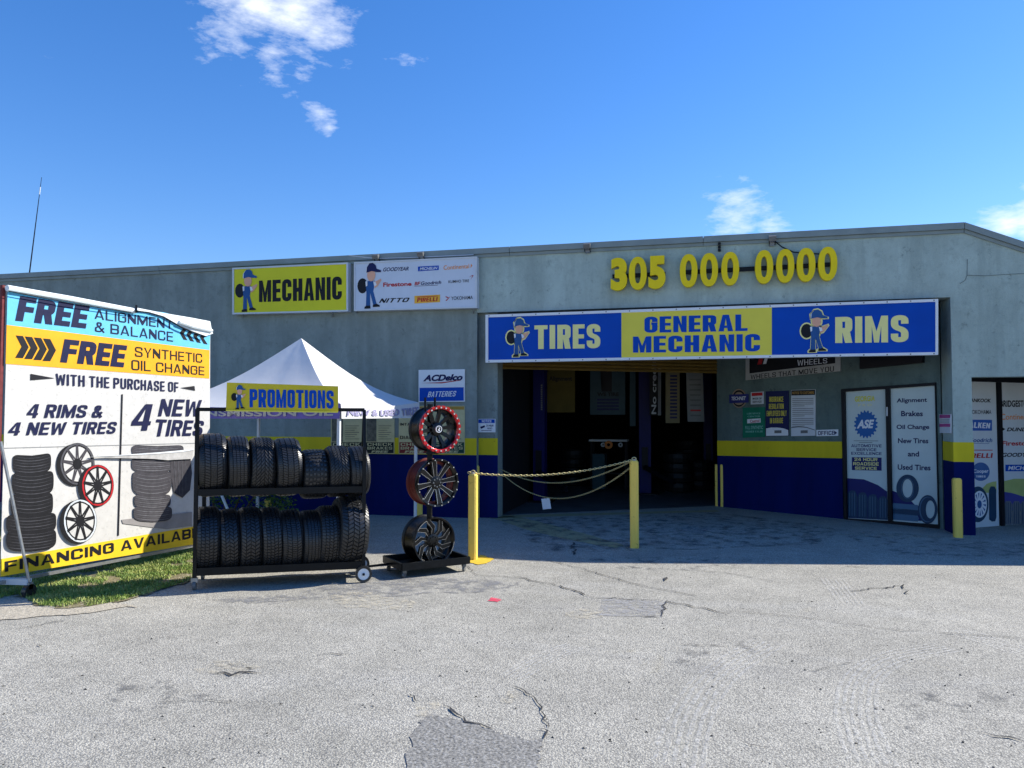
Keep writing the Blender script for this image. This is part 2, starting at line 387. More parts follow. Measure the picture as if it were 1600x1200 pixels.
# ================================================================== ground
FAC = Plane((0, 0, 0), (1, 0, 0))            # facade plane; n = -Y
def asphalt():
    m = bpy.data.materials.new('asphalt'); m.use_nodes = True; t = m.node_tree; b = t.nodes['Principled BSDF']
    b.inputs['Roughness'].default_value = .93; b.inputs['Specular IOR Level'].default_value = .25
    g = N(t, 'ShaderNodeNewGeometry'); P = g.outputs['Position']
    def noise(sc, det=6, ro=.6, src=P, di=0):
        n = N(t, 'ShaderNodeTexNoise'); n.inputs['Scale'].default_value = sc; n.inputs['Detail'].default_value = det; n.inputs['Roughness'].default_value = ro
        n.inputs['Distortion'].default_value = di
        t.links.new(src, n.inputs['Vector']); return n.outputs['Fac']
    def ramp(src, p0, c0, p1, c1):
        r = N(t, 'ShaderNodeValToRGB'); e = r.color_ramp.elements; e[0].position = p0; e[1].position = p1
        e[0].color = c0 if len(c0) == 4 else c0 + (1,); e[1].color = c1 if len(c1) == 4 else c1 + (1,); t.links.new(src, r.inputs[0]); return r.outputs[0]
    def mixc(f, a, b_, bt='MIX'):
        n = N(t, 'ShaderNodeMixRGB', blend_type=bt)
        for i, q in enumerate((f, a, b_)):
            if isinstance(q, (int, float)): n.inputs[i].default_value = q
            elif isinstance(q, tuple): n.inputs[i].default_value = q
            else: t.links.new(q, n.inputs[i])
        return n.outputs[0]
    base = ramp(noise(.55, 9, .62), .27, (.285, .272, .238), .72, (.56, .535, .47))
    base = mixc(.55, base, ramp(noise(3.2, 8, .7), .3, (.33, .318, .28), .72, (.57, .545, .48)))
    # pale scuffs running across
    mp = N(t, 'ShaderNodeMapping'); mp.inputs['Scale'].default_value = (.35, 1.4, 1); mp.inputs['Rotation'].default_value = (0, 0, .45); t.links.new(P, mp.inputs[0])
    base = mixc(ramp(noise(1.1, 9, .68, mp.outputs[0], .6), .56, (0, 0, 0), .74, (.5, .5, .5)), base, (.50, .49, .46, 1))
    base = mixc(ramp(noise(.8, 9, .7, mp.outputs[0]), .58, (0, 0, 0), .78, (.55, .55, .55)), base, (.24, .24, .245, 1))
    # yellowish dirt
    base = mixc(ramp(noise(.9, 10, .75, P, .8), .61, (0, 0, 0), .70, (.45, .45, .45)), base, (.42, .38, .28, 1))
    # aggregate
    vo = N(t, 'ShaderNodeTexVoronoi'); vo.inputs['Scale'].default_value = 105; t.links.new(P, vo.inputs['Vector'])
    agg = ramp(vo.outputs['Distance'], .05, (1.2, 1.2, 1.18), .75, (.45, .45, .46))
    base = mixc(.8, base, agg, 'MULTIPLY')
    vc = N(t, 'ShaderNodeTexVoronoi'); vc.inputs['Scale'].default_value = 105; t.links.new(P, vc.inputs['Vector'])
    hs = N(t, 'ShaderNodeRGBToBW'); t.links.new(vc.outputs['Color'], hs.inputs[0])
    base = mixc(.85, base, ramp(hs.outputs[0], .1, (.66, .66, .66), .9, (1.38, 1.37, 1.33)), 'MULTIPLY')
    pits = ramp(noise(45, 5, .75), .69, (0, 0, 0), .74, (.6, .6, .6))
    base = mixc(pits, base, (.06, .06, .062, 1))
    t.links.new(base, b.inputs['Base Color'])
    bp = N(t, 'ShaderNodeBump'); bp.inputs['Strength'].default_value = .7; bp.inputs['Distance'].default_value = .006
    ad = N(t, 'ShaderNodeMath', operation='SUBTRACT'); t.links.new(noise(60, 6, .7), ad.inputs[0]); t.links.new(vo.outputs['Distance'], ad.inputs[1])
    t.links.new(ad.outputs[0], bp.inputs['Height']); t.links.new(bp.outputs[0], b.inputs['Normal'])
    return m
M_asph = asphalt()
ground = struct('asphalt_lot', MB().add([(-500, -500, 0), (500, -500, 0), (500, 500, 0), (-500, 500, 0)], [(0, 1, 2, 3)]), M_asph, 'worn pale grey asphalt parking lot in front of the garage')

def ragged(pts, z, amp, sub=7, seed=1):
    rnd = random.Random(seed); out_ = []
    for i in range(len(pts)):
        a = pts[i]; b = pts[(i + 1) % len(pts)]
        for k in range(sub):
            p = a.lerp(b, k / sub); out_.append(V((p.x + rnd.uniform(-amp, amp), p.y + rnd.uniform(-amp, amp), z)))
    return out_
def patch(pxs, z, amp, m, name, seed=1, sub=7):
    pts = ragged([gp(*q) for q in pxs], z, amp, sub, seed)
    return MB().add(pts, [tuple(range(len(pts)))[::-1]]).build(name, m, ground)
def fade_mat(name, c, dens, scale, rough=.95, top=.8):
    """paint or dust worn through to the asphalt below"""
    m = bpy.data.materials.new(name); m.use_nodes = True; t = m.node_tree; b = t.nodes['Principled BSDF']
    b.inputs['Base Color'].default_value = c; b.inputs['Roughness'].default_value = rough
    g = N(t, 'ShaderNodeNewGeometry'); n = N(t, 'ShaderNodeTexNoise'); n.inputs['Scale'].default_value = scale; n.inputs['Detail'].default_value = 8; n.inputs['Roughness'].default_value = .75
    t.links.new(g.outputs['Position'], n.inputs['Vector'])
    r = N(t, 'ShaderNodeValToRGB'); r.color_ramp.elements[0].position = 1 - dens - .08; r.color_ramp.elements[1].position = 1 - dens + .1
    r.color_ramp.elements[1].color = (top, top, top, 1)
    t.links.new(n.outputs['Fac'], r.inputs[0]); t.links.new(r.outputs[0], b.inputs['Alpha'])
    return m
M_patch = mat('dark_asphalt_patch', (.22, .213, .195, 1), .95, var=.7, scale=60, bump=.8, bscale=60, spots=(55, .56, .06, (.36, .36, .35, 1)))
M_tint = fade_mat('thin_patch_film', (.34, .335, .33, 1), .50, 14)
M_dust = fade_mat('white_scuff_dust', (.64, .63, .60, 1), .50, 20, top=.34)
M_dirt = fade_mat('yellow_dirt', (.54, .49, .38, 1), .46, 12)
M_line = fade_mat('worn_yellow_line', (.42, .37, .20, 1), .66, 10)
M_crack = mat('crack_tar', (.05, .05, .052, 1), .95, var=.4, scale=20)
M_oil = fade_mat('oil_stain', (.13, .13, .13, 1), .40, 5)
M_pink = fade_mat('pink_marking_paint', rgb(220, 60, 90), .60, 18)
patch([(636, 1215), (640, 1150), (665, 1118), (705, 1122), (760, 1140), (805, 1152), (850, 1160), (840, 1190), (830, 1215)], .004, .022, M_patch, 'dark_asphalt_patch', 3)
patch([(932, 962), (943, 934), (1040, 940), (1035, 965)], .004, .01, M_tint, 'repair_patch', 4)
patch([(1058, 830), (1076, 822), (1110, 826), (1100, 834)], .004, .03, M_tint, 'repair_patch', 5)
patch([(880, 962), (905, 952), (945, 955), (935, 967), (900, 968)], .005, .03, M_dirt, 'yellow_dirt', 6)
patch([(500, 935), (560, 925), (650, 940), (640, 955), (540, 950)], .005, .05, M_dirt, 'yellow_dirt', 7)
patch([(300, 1050), (340, 1032), (400, 1040), (405, 1052), (350, 1057)], .005, .03, M_dirt, 'yellow_dirt', 8)
patch([(780, 1095), (800, 1076), (812, 1090), (790, 1105)], .005, .02, M_dirt, 'yellow_dirt', 10)
patch([(648, 1118), (652, 1099), (686, 1098), (690, 1112), (668, 1122)], .005, .015, M_dirt, 'yellow_dirt', 11)
patch([(1300, 835), (1380, 832), (1478, 838), (1470, 842), (1390, 841)], .005, .03, M_dirt, 'yellow_dirt', 12)
patch([(764, 808), (800, 806), (845, 816), (910, 833), (976, 852), (962, 857), (880, 842), (820, 827)], .004, .02, M_line, 'painted_line', 9)
patch([(760, 806), (1120, 797), (1125, 800), (765, 810)], .004, .01, M_line, 'painted_line', 19)
patch([(762, 940), (770, 934), (783, 937), (780, 942)], .006, .015, M_pink, 'pink_paint_mark', 13, 3)
0 and patch([(878, 911), (885, 907), (890, 912), (884, 916)], .006, .01, M_pink, 'pink_paint_mark', 14, 3)
0 and patch([(835, 931), (843, 928), (848, 933), (840, 936)], .006, .01, M_pink, 'pink_paint_mark', 15, 3)
patch([(735, 880), (735, 872), (752, 868), (774, 874), (762, 880), (748, 883)], .006, .02, mat('spilled_yellow', rgb(214, 180, 60), .7, var=.2, scale=20), 'spilled_yellow_paint', 16, 4)
patch([(560, 905), (700, 902), (820, 912), (780, 925), (640, 930), (420, 945), (330, 940), (480, 925)], .0045, .06, fade_mat('dark_wear', (.22, .22, .225, 1), .47, 7), 'dark_wear', 41)
patch([(905, 872), (1090, 868), (1200, 876), (1120, 892), (960, 890)], .0045, .06, M_oil, 'oil_stain', 42)
patch([(1010, 1010), (1150, 1000), (1200, 1030), (1080, 1048)], .0045, .06, M_oil, 'oil_stain', 43)
patch([(120, 1080), (260, 1060), (330, 1090), (200, 1115)], .0045, .06, M_oil, 'oil_stain', 44)
patch([(1380, 1080), (1560, 1070), (1600, 1130), (1440, 1150)], .0045, .06, M_oil, 'oil_stain', 45)
patch([(780, 812), (1110, 800), (1330, 826), (1280, 850), (1050, 860), (850, 862)], .0045, .06, fade_mat('bay_dark_blotch', (.10, .10, .105, 1), .44, 4), 'bay_dark_blotch', 46)  # uneven dark layer over the ground before the garage bay
patch([(1290, 826), (1480, 838), (1530, 846), (1600, 850), (1600, 872), (1400, 868)], .0045, .06, fade_mat('bay_dark_blotch2', (.12, .12, .125, 1), .42, 5), 'bay_dark_blotch', 47)  # another dark blotchy layer, before the office and display window
def crack(pxs, w, seed, m=M_crack):
    rnd = random.Random(seed); pts = [gp(*q) for q in pxs]; c = []
    for i in range(len(pts) - 1):
        k = max(2, int((pts[i + 1] - pts[i]).length / .05))
        for j in range(k): c.append(pts[i].lerp(pts[i + 1], j / k) + V((rnd.uniform(-1, 1), rnd.uniform(-1, 1), 0)) * w * 1.2)
    c.append(pts[-1]); mb = MB()
    for i, p in enumerate(c):
        d = (c[min(i + 1, len(c) - 1)] - c[max(0, i - 1)]).normalized(); s_ = V((-d.y, d.x, 0)); ww = w * rnd.uniform(.25, 1) * (1 if 0 < i < len(c) - 1 else .1)
        mb.v += [V((p.x, p.y, .008)) + s_ * ww / 2, V((p.x, p.y, .008)) - s_ * ww / 2]
    mb.f = [(2 * i, 2 * i + 1, 2 * i + 3, 2 * i + 2) for i in range(len(c) - 1)]
    return mb.build('crack', m, ground)
for i, (pp, w) in enumerate([
    ([(1140, 960), (1040, 940), (1035, 965)], .018), ([(1035, 965), (990, 963)], .014), ([(1040, 940), (930, 934), (870, 915), (820, 905), (800, 902)], .02),
    ([(850, 875), (905, 888), (1000, 915), (1090, 932)], .014), ([(893, 848), (898, 868)], .03), ([(688, 1104), (706, 1114), (718, 1125), (745, 1133), (772, 1141)], .025),
    ([(800, 1074), (835, 1090), (858, 1140)], .012), ([(838, 1140), (852, 1143), (849, 1158)], .014), ([(650, 1098), (645, 1088), (640, 1086)], .018),
    ([(1160, 957), (1240, 964), (1400, 985), (1600, 998)], .01), ([(1330, 925), (1410, 915), (1420, 930)], .02), ([(1320, 886), (1365, 887)], .016),
    ([(495, 1024), (515, 1022), (545, 1023)], .018), ([(1060, 1008), (1180, 1012)], .008), ([(1265, 1050), (1340, 1034)], .007), ([(1160, 1160), (1200, 1170)], .02),
    ([(1520, 1145), (1600, 1160)], .02), ([(1080, 891), (1150, 898), (1210, 910)], .01), ([(0, 985), (60, 978), (110, 968)], .014), ([(340, 1054), (405, 1053)], .03),
    ([(60, 1008), (66, 1011)], .012), ([(725, 880), (745, 900), (800, 902)], .01), ([(1024, 905), (1042, 903)], .08), ([(240, 1100), (310, 1095), (370, 1098)], .008)]):
    crack(pp, w, i + 30)
def scuff(pxs, w, seed):
    pts = [gp(*q) for q in pxs]; c = []
    for i in range(len(pts) - 1):
        p0 = pts[max(i - 1, 0)]; p1 = pts[i]; p2 = pts[i + 1]; p3 = pts[min(i + 2, len(pts) - 1)]
        for j in range(6):
            t = j / 6; c.append(.5 * ((2 * p1) + (p2 - p0) * t + (2 * p0 - 5 * p1 + 4 * p2 - p3) * t * t + (3 * p1 - 3 * p2 + p3 - p0) * t ** 3))
    c.append(pts[-1])
    rt_ = random.Random(seed)
    for tr in range(6):
        mb = MB()
        for i, p in enumerate(c):
            d = (c[min(i + 1, len(c) - 1)] - c[max(0, i - 1)]).normalized(); s_ = V((-d.y, d.x, 0)); o_ = (tr - 2.5) * w / 5
            mb.v += [V((p.x, p.y, .006)) + s_ * (o_ + w * (.05 + .03 * noise.noise(V((i * .3, tr, seed))))), V((p.x, p.y, .006)) + s_ * (o_ - w * (.05 + .03 * noise.noise(V((i * .3, tr + 9, seed)))))]
        mb.f = [(2 * i, 2 * i + 1, 2 * i + 3, 2 * i + 2) for i in range(len(c) - 1)]
        mb.build('tyre_scuff', M_dust, ground)
scuff([(1365, 1195), (1350, 1160), (1338, 1110), (1350, 1060), (1395, 1030), (1480, 1012)], .20, 1)
scuff([(1060, 1200), (1070, 1150), (1090, 1100), (1130, 1050), (1200, 1005)], .22, 2)
scuff([(800, 1060), (850, 1030), (900, 1010)], .16, 3)
scuff([(1490, 985), (1540, 1000), (1600, 1020)], .2, 4)
scuff([(1300, 905), (1320, 930), (1330, 945)], .2, 5)
# loose stones and specks on the lot
rs = random.Random(5); mb = MB()
for i in range(260):
    x = rs.uniform(-50, 1650); y = 885 + 330 * rs.random() ** .8; p = gp(x, y); r_ = rs.uniform(.003, .008)
    mb.add([p + V((rs.uniform(-1, 1) * r_, rs.uniform(-1, 1) * r_, 0)) + V(q) * r_ for q in ((1, 0, 0), (-.5, .9, 0), (-.6, -.8, 0), (0, 0, 1.2))], [(0, 1, 3), (1, 2, 3), (2, 0, 3)])
mb.build('loose_grit', mat('grit', rgb(70, 68, 64), .9, var=.5, scale=3), None, stuff=True)['label'] = 'loose dark grit scattered over the asphalt'

# grass verge, gravel, kerb
M_soil = mat('verge_soil', rgb(120, 112, 84), .95, var=.35, scale=14, bump=.9, bscale=50, spots=(30, .55, .08, rgb(176, 168, 148)))
gpx = [(28, 930), (60, 948), (120, 952), (190, 940), (240, 926), (300, 908), (306, 890), (302, 858), (250, 850)]
gw = [gp(*q) for q in gpx] + [V((-6.6, -1.0, 0)), V((-12, -1.0, 0)), V((-12, -6, 0)), gp(-60, 950)]
def inside(p, poly):
    c = False; j = len(poly) - 1
    for i in range(len(poly)):
        a, b = poly[i], poly[j]
        if (a.y > p.y) != (b.y > p.y) and p.x < (b.x - a.x) * (p.y - a.y) / (b.y - a.y) + a.x: c = not c
        j = i
    return c
gr = [V((q.x, q.y, .010)) for q in ragged(gw, .010, .05, 6, 2)]
struct('verge_soil', MB().add(gr, [tuple(range(len(gr)))]), M_soil, 'soil under the grass verge')
sp_ = [gp(*q) for q in [(-80, 985), (10, 968), (110, 962), (215, 948), (170, 938), (60, 940), (20, 925), (-80, 940)]]
gg = ragged(sp_, .006, .04, 6, 9); struct('gravel_strip', MB().add(gg, [tuple(range(len(gg)))[::-1]]), mat('gravel', rgb(176, 168, 152), .95, var=.35, scale=45, bump=1, bscale=70, spots=(60, .58, .05, rgb(90, 86, 78))), 'pale gravel edge between grass and asphalt')
xs = [q.x for q in gw]; ys = [q.y for q in gw]
def grass_mat():
    m = bpy.data.materials.new('grass'); m.use_nodes = True; t = m.node_tree; b = t.nodes['Principled BSDF']; b.inputs['Roughness'].default_value = .6
    g = N(t, 'ShaderNodeNewGeometry'); n = N(t, 'ShaderNodeTexNoise'); n.inputs['Scale'].default_value = 5; n.inputs['Detail'].default_value = 6; t.links.new(g.outputs['Position'], n.inputs['Vector'])
    r = N(t, 'ShaderNodeValToRGB'); e = r.color_ramp.elements; e[0].position = .3; e[0].color = (.10, .19, .025, 1); e[1].position = .72; e[1].color = (.50, .47, .17, 1)
    x = e.new(.52); x.color = (.24, .33, .065, 1)
    n2 = N(t, 'ShaderNodeTexNoise'); n2.inputs['Scale'].default_value = 90; t.links.new(g.outputs['Position'], n2.inputs['Vector'])
    a = N(t, 'ShaderNodeMath', operation='ADD'); s2 = N(t, 'ShaderNodeMath', operation='MULTIPLY'); s2.inputs[1].default_value = .5
    t.links.new(n.outputs['Fac'], a.inputs[0]); s3 = N(t, 'ShaderNodeMath', operation='SUBTRACT'); s3.inputs[1].default_value = .5
    t.links.new(n2.outputs['Fac'], s3.inputs[0]); t.links.new(s3.outputs[0], a.inputs[1]); t.links.new(a.outputs[0], r.inputs[0])
    t.links.new(r.outputs[0], b.inputs['Base Color'])
    return m
mb = MB(); rg = random.Random(11); cnt = 0
while cnt < 42000:
    if rg.random() < .72: x = rg.uniform(-6.4, -4.0); y = rg.uniform(-6.4, -1.5)
    else: x = rg.uniform(-9.5, -4.5); y = rg.uniform(-6.4, -1.0)
    p = V((x, y, .01))
    if not inside(p, gw): continue
    if noise.noise(V((x * 2.3, y * 2.3, 0))) + .5 * noise.noise(V((x * 7, y * 7, 3))) < -.16 - .3 * rg.random(): continue
    cnt += 1
    h = rg.uniform(.012, .034) * (1 if rg.random() < .93 else 1.6); a = rg.uniform(0, 6.28); w = rg.uniform(.0025, .0055); s_ = V((math.cos(a), math.sin(a), 0)) * w
    l = V((rg.uniform(-1, 1), rg.uniform(-1, 1), 0)) * h * .7
    mb.add([p - s_, p + s_, p + l * .4 + V((0, 0, h * .65)) + s_ * .7, p + l * .4 + V((0, 0, h * .65)) - s_ * .7, p + l + V((0, 0, h))], [(0, 1, 2, 3), (3, 2, 4)])
gro = mb.build('grass', grass_mat(), None, stuff=True); gro['label'] = 'short green grass on the verge below the tyre offer banner'; gro['category'] = 'grass'
ka = gp(118, 889); kb = gp(303, 858)
kerb = thing('concrete_kerb_log', 'long pale concrete kerb log lying in the grass beneath the banner', 'kerb', ka.lerp(kb, .5))
n_ = 10; d_ = (kb - ka); side = V((-d_.y, d_.x, 0)).normalized()
mb = MB(); rk = random.Random(3); ring = []
for i in range(n_ + 1):
    c = ka.lerp(kb, i / n_) + side * .07; hh = .085 + rk.uniform(-.01, .01)
    ring.append([c - side * .07, c - side * .06 + V((0, 0, hh)), c + side * .06 + V((0, 0, hh + rk.uniform(-.01, .01))), c + side * .08])
for i in range(n_): mb.add(ring[i] + ring[i + 1], [(0, 4, 5, 1), (1, 5, 6, 2), (2, 6, 7, 3)])
mb.add(ring[0], [(0, 1, 2, 3)]); mb.add(ring[-1], [(3, 2, 1, 0)])
mb.build('kerb_stone', M_conc, kerb)
mr = mat('red_marking_paint', rgb(215, 60, 62), .7, var=.25, scale=40)
for q in ((130, 888), (216, 874)):
    c = gp(*q) + V((0, 0, .03)); 
    mb = MB(); pr = [c + d_.normalized() * a + V((0, 0, b)) - side * .012 for a, b in ((-.05, -.02), (-.02, .05), (.03, .055), (.05, .0), (.02, -.025))]
    mb.prism(pr, side * .02); mb.build('red_paint_spot', mr, kerb)
blk = gp(136, 893)
mb = MB().obox(blk + V((0, .05, .045)), d_.normalized() * .09, side * .05, V((0, .0, .045))); tag(mb.build('broken_block', mat('grey_block', rgb(120, 120, 118), .9, var=.25, scale=20), None, loc=blk), 'broken grey concrete block at the end of the kerb log', 'block')

# ================================================================== building
bld = thing('repair_shop_building', 'low grey stucco garage building with blue dado, yellow band and angled entrance recess', 'building', (0, .2, 0))
def FX(x, y=500, n=0): return FAC.hit(x, y, n).x
XL = -19.0; xo0 = FX(745.5, 480); xp1 = FX(775); xo1 = FX(1487, 560); xp2 = FX(1523, 800)
ZR = FAC.hit(1505, 350).z; xk = FX(1505, 347); zsof = FAC.hit(1100, 478).z + .01
zyt = 1.2387; zyb = .9765; slope = .43; xend = xk + 4.2; zend = ZR - slope * 4.2
TH = .28
def wallpoly(pts, y0, y1, name, m):   # pts (x,z)
    return MB().prism([(x, y0, z) for x, z in pts], (0, y1 - y0, 0)).build(name, m, bld)
zlin = FAC.hit(1520, 589).z
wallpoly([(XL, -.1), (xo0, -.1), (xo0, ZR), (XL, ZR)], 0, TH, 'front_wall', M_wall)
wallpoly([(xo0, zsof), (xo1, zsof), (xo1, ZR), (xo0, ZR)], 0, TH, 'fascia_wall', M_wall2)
wallpoly([(xo0, -.1), (xp1, -.1), (xp1, zsof), (xo0, zsof)], .10, .42, 'pillar', M_wall)
wallpoly([(xo1, -.1), (xp2, -.1), (xp2, ZR), (xo1, ZR)], 0, .46, 'corner_pier', M_wall2)
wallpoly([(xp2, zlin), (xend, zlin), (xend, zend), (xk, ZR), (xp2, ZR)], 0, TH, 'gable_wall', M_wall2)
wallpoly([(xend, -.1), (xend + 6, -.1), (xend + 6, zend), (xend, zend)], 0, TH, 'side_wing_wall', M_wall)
# body: back, sides, roof
wallpoly([(XL, -.1), (xend + 6, -.1), (xend + 6, zend), (xend, zend), (xk, ZR - .02), (XL, ZR - .02)], 16, 16.3, 'back_wall', M_wall)
MB().box((XL, TH, -.1), (XL + .25, 16, ZR - .02)).build('end_wall', M_wall, bld)
MB().box((xend + 5.75, TH, -.1), (xend + 6, 16, zend - .02)).build('end_wall', M_wall, bld)
MB().prism([(XL, TH, ZR - .30), (xk, TH, ZR - .30), (xend, TH, zend - .30), (xend + 6, TH, zend - .30), (xend + 6, TH, zend - .1), (xend, TH, zend - .1), (xk, TH, ZR - .1), (XL, TH, ZR - .1)], (0, 16 - TH, 0)).build('roof', mat('roof_felt', rgb(120, 120, 116), .9), bld)
# parapet flashing: two stepped strips
M_cap = mat('metal_coping', (.22, .27, .27, 1), .6, var=.15, scale=2.5, streak=False)
mb = MB(); mb2 = MB()
segs = [(XL, ZR, FX(250), ZR), (FX(250), ZR, FX(797), ZR), (FX(797), ZR, FX(1100), ZR), (FX(1100), ZR, xk, ZR), (xk, ZR, xend, zend), (xend, zend, xend + 6, zend)]
for i, (x0, z0, x1, z1) in enumerate(segs):
    g_ = .004
    MB().prism([(x0 + g_, -.055, z0 - .075), (x1 - g_, -.055, z1 - .075), (x1 - g_, -.055, z1 + .012), (x0 + g_, -.055, z0 + .012)], (0, .40, 0)).build('coping', M_cap, bld)
    MB().prism([(x0 + g_, -.025, z0 - .125), (x1 - g_, -.025, z1 - .125), (x1 - g_, -.025, z1 - .078), (x0 + g_, -.025, z0 - .078)], (0, .024, 0)).build('coping_drip', M_cap, bld)
# yellow band and blue dado on the front
def band(x0, x1, yf, y1f):
    MB().box((x0, yf - .008, zyb), (x1, y1f, zyt)).build('yellow_band', M_yel, bld)
    MB().box((x0, yf - .006, -.05), (x1, y1f, zyb - .002)).build('blue_dado', M_blue, bld)
band(XL, xo0 - .002, 0, -.0005); band(xo0 + .001, xp1 + .006, .10, .099)
# pier: wrap band
for z0, z1, m, nm, e in ((zyb, zyt, M_yel, 'yellow_band', .008), (-.05, zyb - .002, M_blue, 'blue_dado', .006)):
    MB().prism([(xo1 - e, -e, z0), (xp2 + e, -e, z0), (xp2 + e, .30, z0), (xp2 + .0005, .30, z0), (xp2 + .0005, -.0005, z0), (xo1 - .0005, -.0005, z0), (xo1 - .0005, .45, z0), (xo1 - e, .45, z0)], (0, 0, z1 - z0)).build(nm, m, bld)
# band on the jamb return of the left pillar is dark; recess walls
pA = V((xo1, .46 + .06, 0)); 
pB = V((.30, 2.52, 0))        # inner corner, garage jamb
TILT = .034
RW = Plane(pA, (pB - pA) * -1)     # right recess wall (u towards viewer/right)
ur = (pA - pB).normalized()
RW = Plane(pA, ur); 
if RW.n.dot(CAM - pA) < 0: RW.n = -RW.n
def wallseg(P, a, b, z0, z1, n0, n1, name, m, tl=0):
    L = (b - a).length
    pts = [V((a.x, a.y, z0)), V((b.x, b.y, z0 + tl * L)), V((b.x, b.y, z1 + tl * L)), V((a.x, a.y, z1))]
    return MB().prism([p + P.n * n1 for p in pts], P.n * (n0 - n1)).build(name, m, bld)
# storefront opening between px 1314 and 1466
def RWx(px, n=0): 
    h = RW.hit(px, 700, n); return V((h.x, h.y, 0)) - RW.n * n
dL = RWx(1316); dR = RWx(1465.5); jR = RWx(1118)
M_wall3 = stucco('wall_paint_recess_shade', (.125, .18, .17, 1))  # same wall paint, darkened: the shade of the recess is in the colour
hl = RW.hit(1314, 608).z; hr = RW.hit(1461, 597.5).z
zt_l = hl; zt_r = hr
pts = [V((dL.x, dL.y, zt_l)), V((dR.x, dR.y, zt_r)), V((pA.x, pA.y, zt_r)), V((pA.x, pA.y, zsof)), V((dL.x, dL.y, zsof))]
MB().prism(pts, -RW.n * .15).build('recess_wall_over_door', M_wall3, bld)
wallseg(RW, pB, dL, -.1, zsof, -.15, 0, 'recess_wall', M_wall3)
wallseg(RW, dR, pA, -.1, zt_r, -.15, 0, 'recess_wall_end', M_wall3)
yl = RW.hit(1316, 690).z; yb_ = RW.hit(1316, 716).z; yl2 = RW.hit(1120, 688.5).z; yb2 = RW.hit(1120, 711.7).z
def rwq(a, za0, za1, b, zb0, zb1, e, nm, m):
    pts = [V((a.x, a.y, za0)), V((b.x, b.y, zb0)), V((b.x, b.y, zb1)), V((a.x, a.y, za1))]
    MB().prism([p + RW.n * e for p in pts], RW.n * (.0005 - e)).build(nm, m, bld)
rwq(pB, yb2, yl2, dL, yb_, yl, .008, 'yellow_band', M_yel)
rwq(pB, -.05, yb2 - .002, dL, -.05, yb_ - .002, .006, 'blue_dado', M_blue)
# soffit of the recess
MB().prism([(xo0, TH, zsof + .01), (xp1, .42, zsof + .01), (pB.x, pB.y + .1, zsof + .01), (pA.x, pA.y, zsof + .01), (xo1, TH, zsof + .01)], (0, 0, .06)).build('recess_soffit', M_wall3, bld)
# garage side: shutter plane
gA = V((xp1, .42, 0)); GP = Plane(gA, (pB - gA))
if GP.n.dot(CAM - gA) < 0: GP.n = -GP.n
M_shut = mat('shutter_slat_yellow', rgb(122, 98, 46), .5, var=.15, scale=6)
sh = MB().prism([gA + V((0, 0, zsof - .02)) - GP.n * .06, pB + V((0, 0, zsof - .02)) - GP.n * .06, pB + V((0, 0, zsof + .06)) - GP.n * .06, gA + V((0, 0, zsof + .06)) - GP.n * .06], -GP.n * .1).build('roller_shutter', M_shut, bld)
zsh = GP.hit(1100, 583).z; k = 0; z = zsh
while z < zsof - .06:
    a = gA + V((0, 0, z)); b = pB + V((0, 0, z)); hgt = .052
    MB().prism([b, b + V((0, 0, hgt * .5)) + GP.n * .028, b + V((0, 0, hgt)), b - GP.n * .03 + V((0, 0, hgt)), b - GP.n * .03], (a - b)).build('slat', M_shut, sh)
    z += .058
# interior shell
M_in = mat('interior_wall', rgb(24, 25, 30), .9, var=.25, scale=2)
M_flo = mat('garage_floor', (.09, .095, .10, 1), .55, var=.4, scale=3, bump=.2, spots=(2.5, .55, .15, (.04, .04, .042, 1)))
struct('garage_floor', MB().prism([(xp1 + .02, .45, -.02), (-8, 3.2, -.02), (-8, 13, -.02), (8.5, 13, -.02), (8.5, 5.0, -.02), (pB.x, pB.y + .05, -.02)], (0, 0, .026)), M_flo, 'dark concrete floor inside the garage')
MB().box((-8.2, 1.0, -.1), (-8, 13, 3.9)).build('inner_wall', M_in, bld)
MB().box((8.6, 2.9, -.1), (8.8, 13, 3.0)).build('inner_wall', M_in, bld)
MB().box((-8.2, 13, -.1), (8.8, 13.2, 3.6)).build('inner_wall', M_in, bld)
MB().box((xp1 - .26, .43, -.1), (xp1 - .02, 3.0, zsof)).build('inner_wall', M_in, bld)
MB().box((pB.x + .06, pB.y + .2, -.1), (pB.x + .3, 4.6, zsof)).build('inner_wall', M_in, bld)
for k in range(6):
    MB().box((-8, 3 + k * 1.7, 3.45), (8.6, 3.12 + k * 1.7, 3.65)).build('ceiling_joist', M_in, bld)
# storefront window on recess wall
def storefront(P, parent, q, n, nm):
    pass
fr = MB()
def fbar(P, q, n0=-.03, n1=.03): 
    pts = P.quad(q, n1); fr.prism(pts[::-1], -P.n * (n1 - n0))
win = slab(RW, [(1319, 811.5), (1466, 822), (1461.5, 600), (1315.5, 610)], -.06, -.03, 'storefront_window', M_glass, bld)
fbar(RW, [(1314, 608), (1461.5, 597.5), (1461.5, 602), (1314, 612.5)][::-1])
fbar(RW, [(1314, 612.5), (1319.5, 612.2), (1323, 813), (1319.5, 813.5)][::-1])
fbar(RW, [(1383, 607.8), (1389.5, 607.3), (1393.5, 813.8), (1387.5, 813.5)][::-1])
fbar(RW, [(1460.2, 602.1), (1461.6, 602), (1467.2, 820), (1465.6, 820)][::-1])
fbar(RW, [(1320, 810), (1467, 820), (1467, 826), (1320, 815.5)][::-1])
fr.build('frame', M_frame, win)
M_film = mat('window_film', rgb(186, 202, 200), .3, var=.06, scale=3)
film1 = [(1323, 810), (1387.3, 813.4), (1383, 608), (1319.5, 612)]; film2 = [(1393.6, 813.8), (1465.8, 820), (1460.2, 602), (1389.6, 607)]
flat(RW, film1, -.02, 'window_film', M_film, win); flat(RW, film2, -.02, 'window_film', M_film, win)
NF = -.018
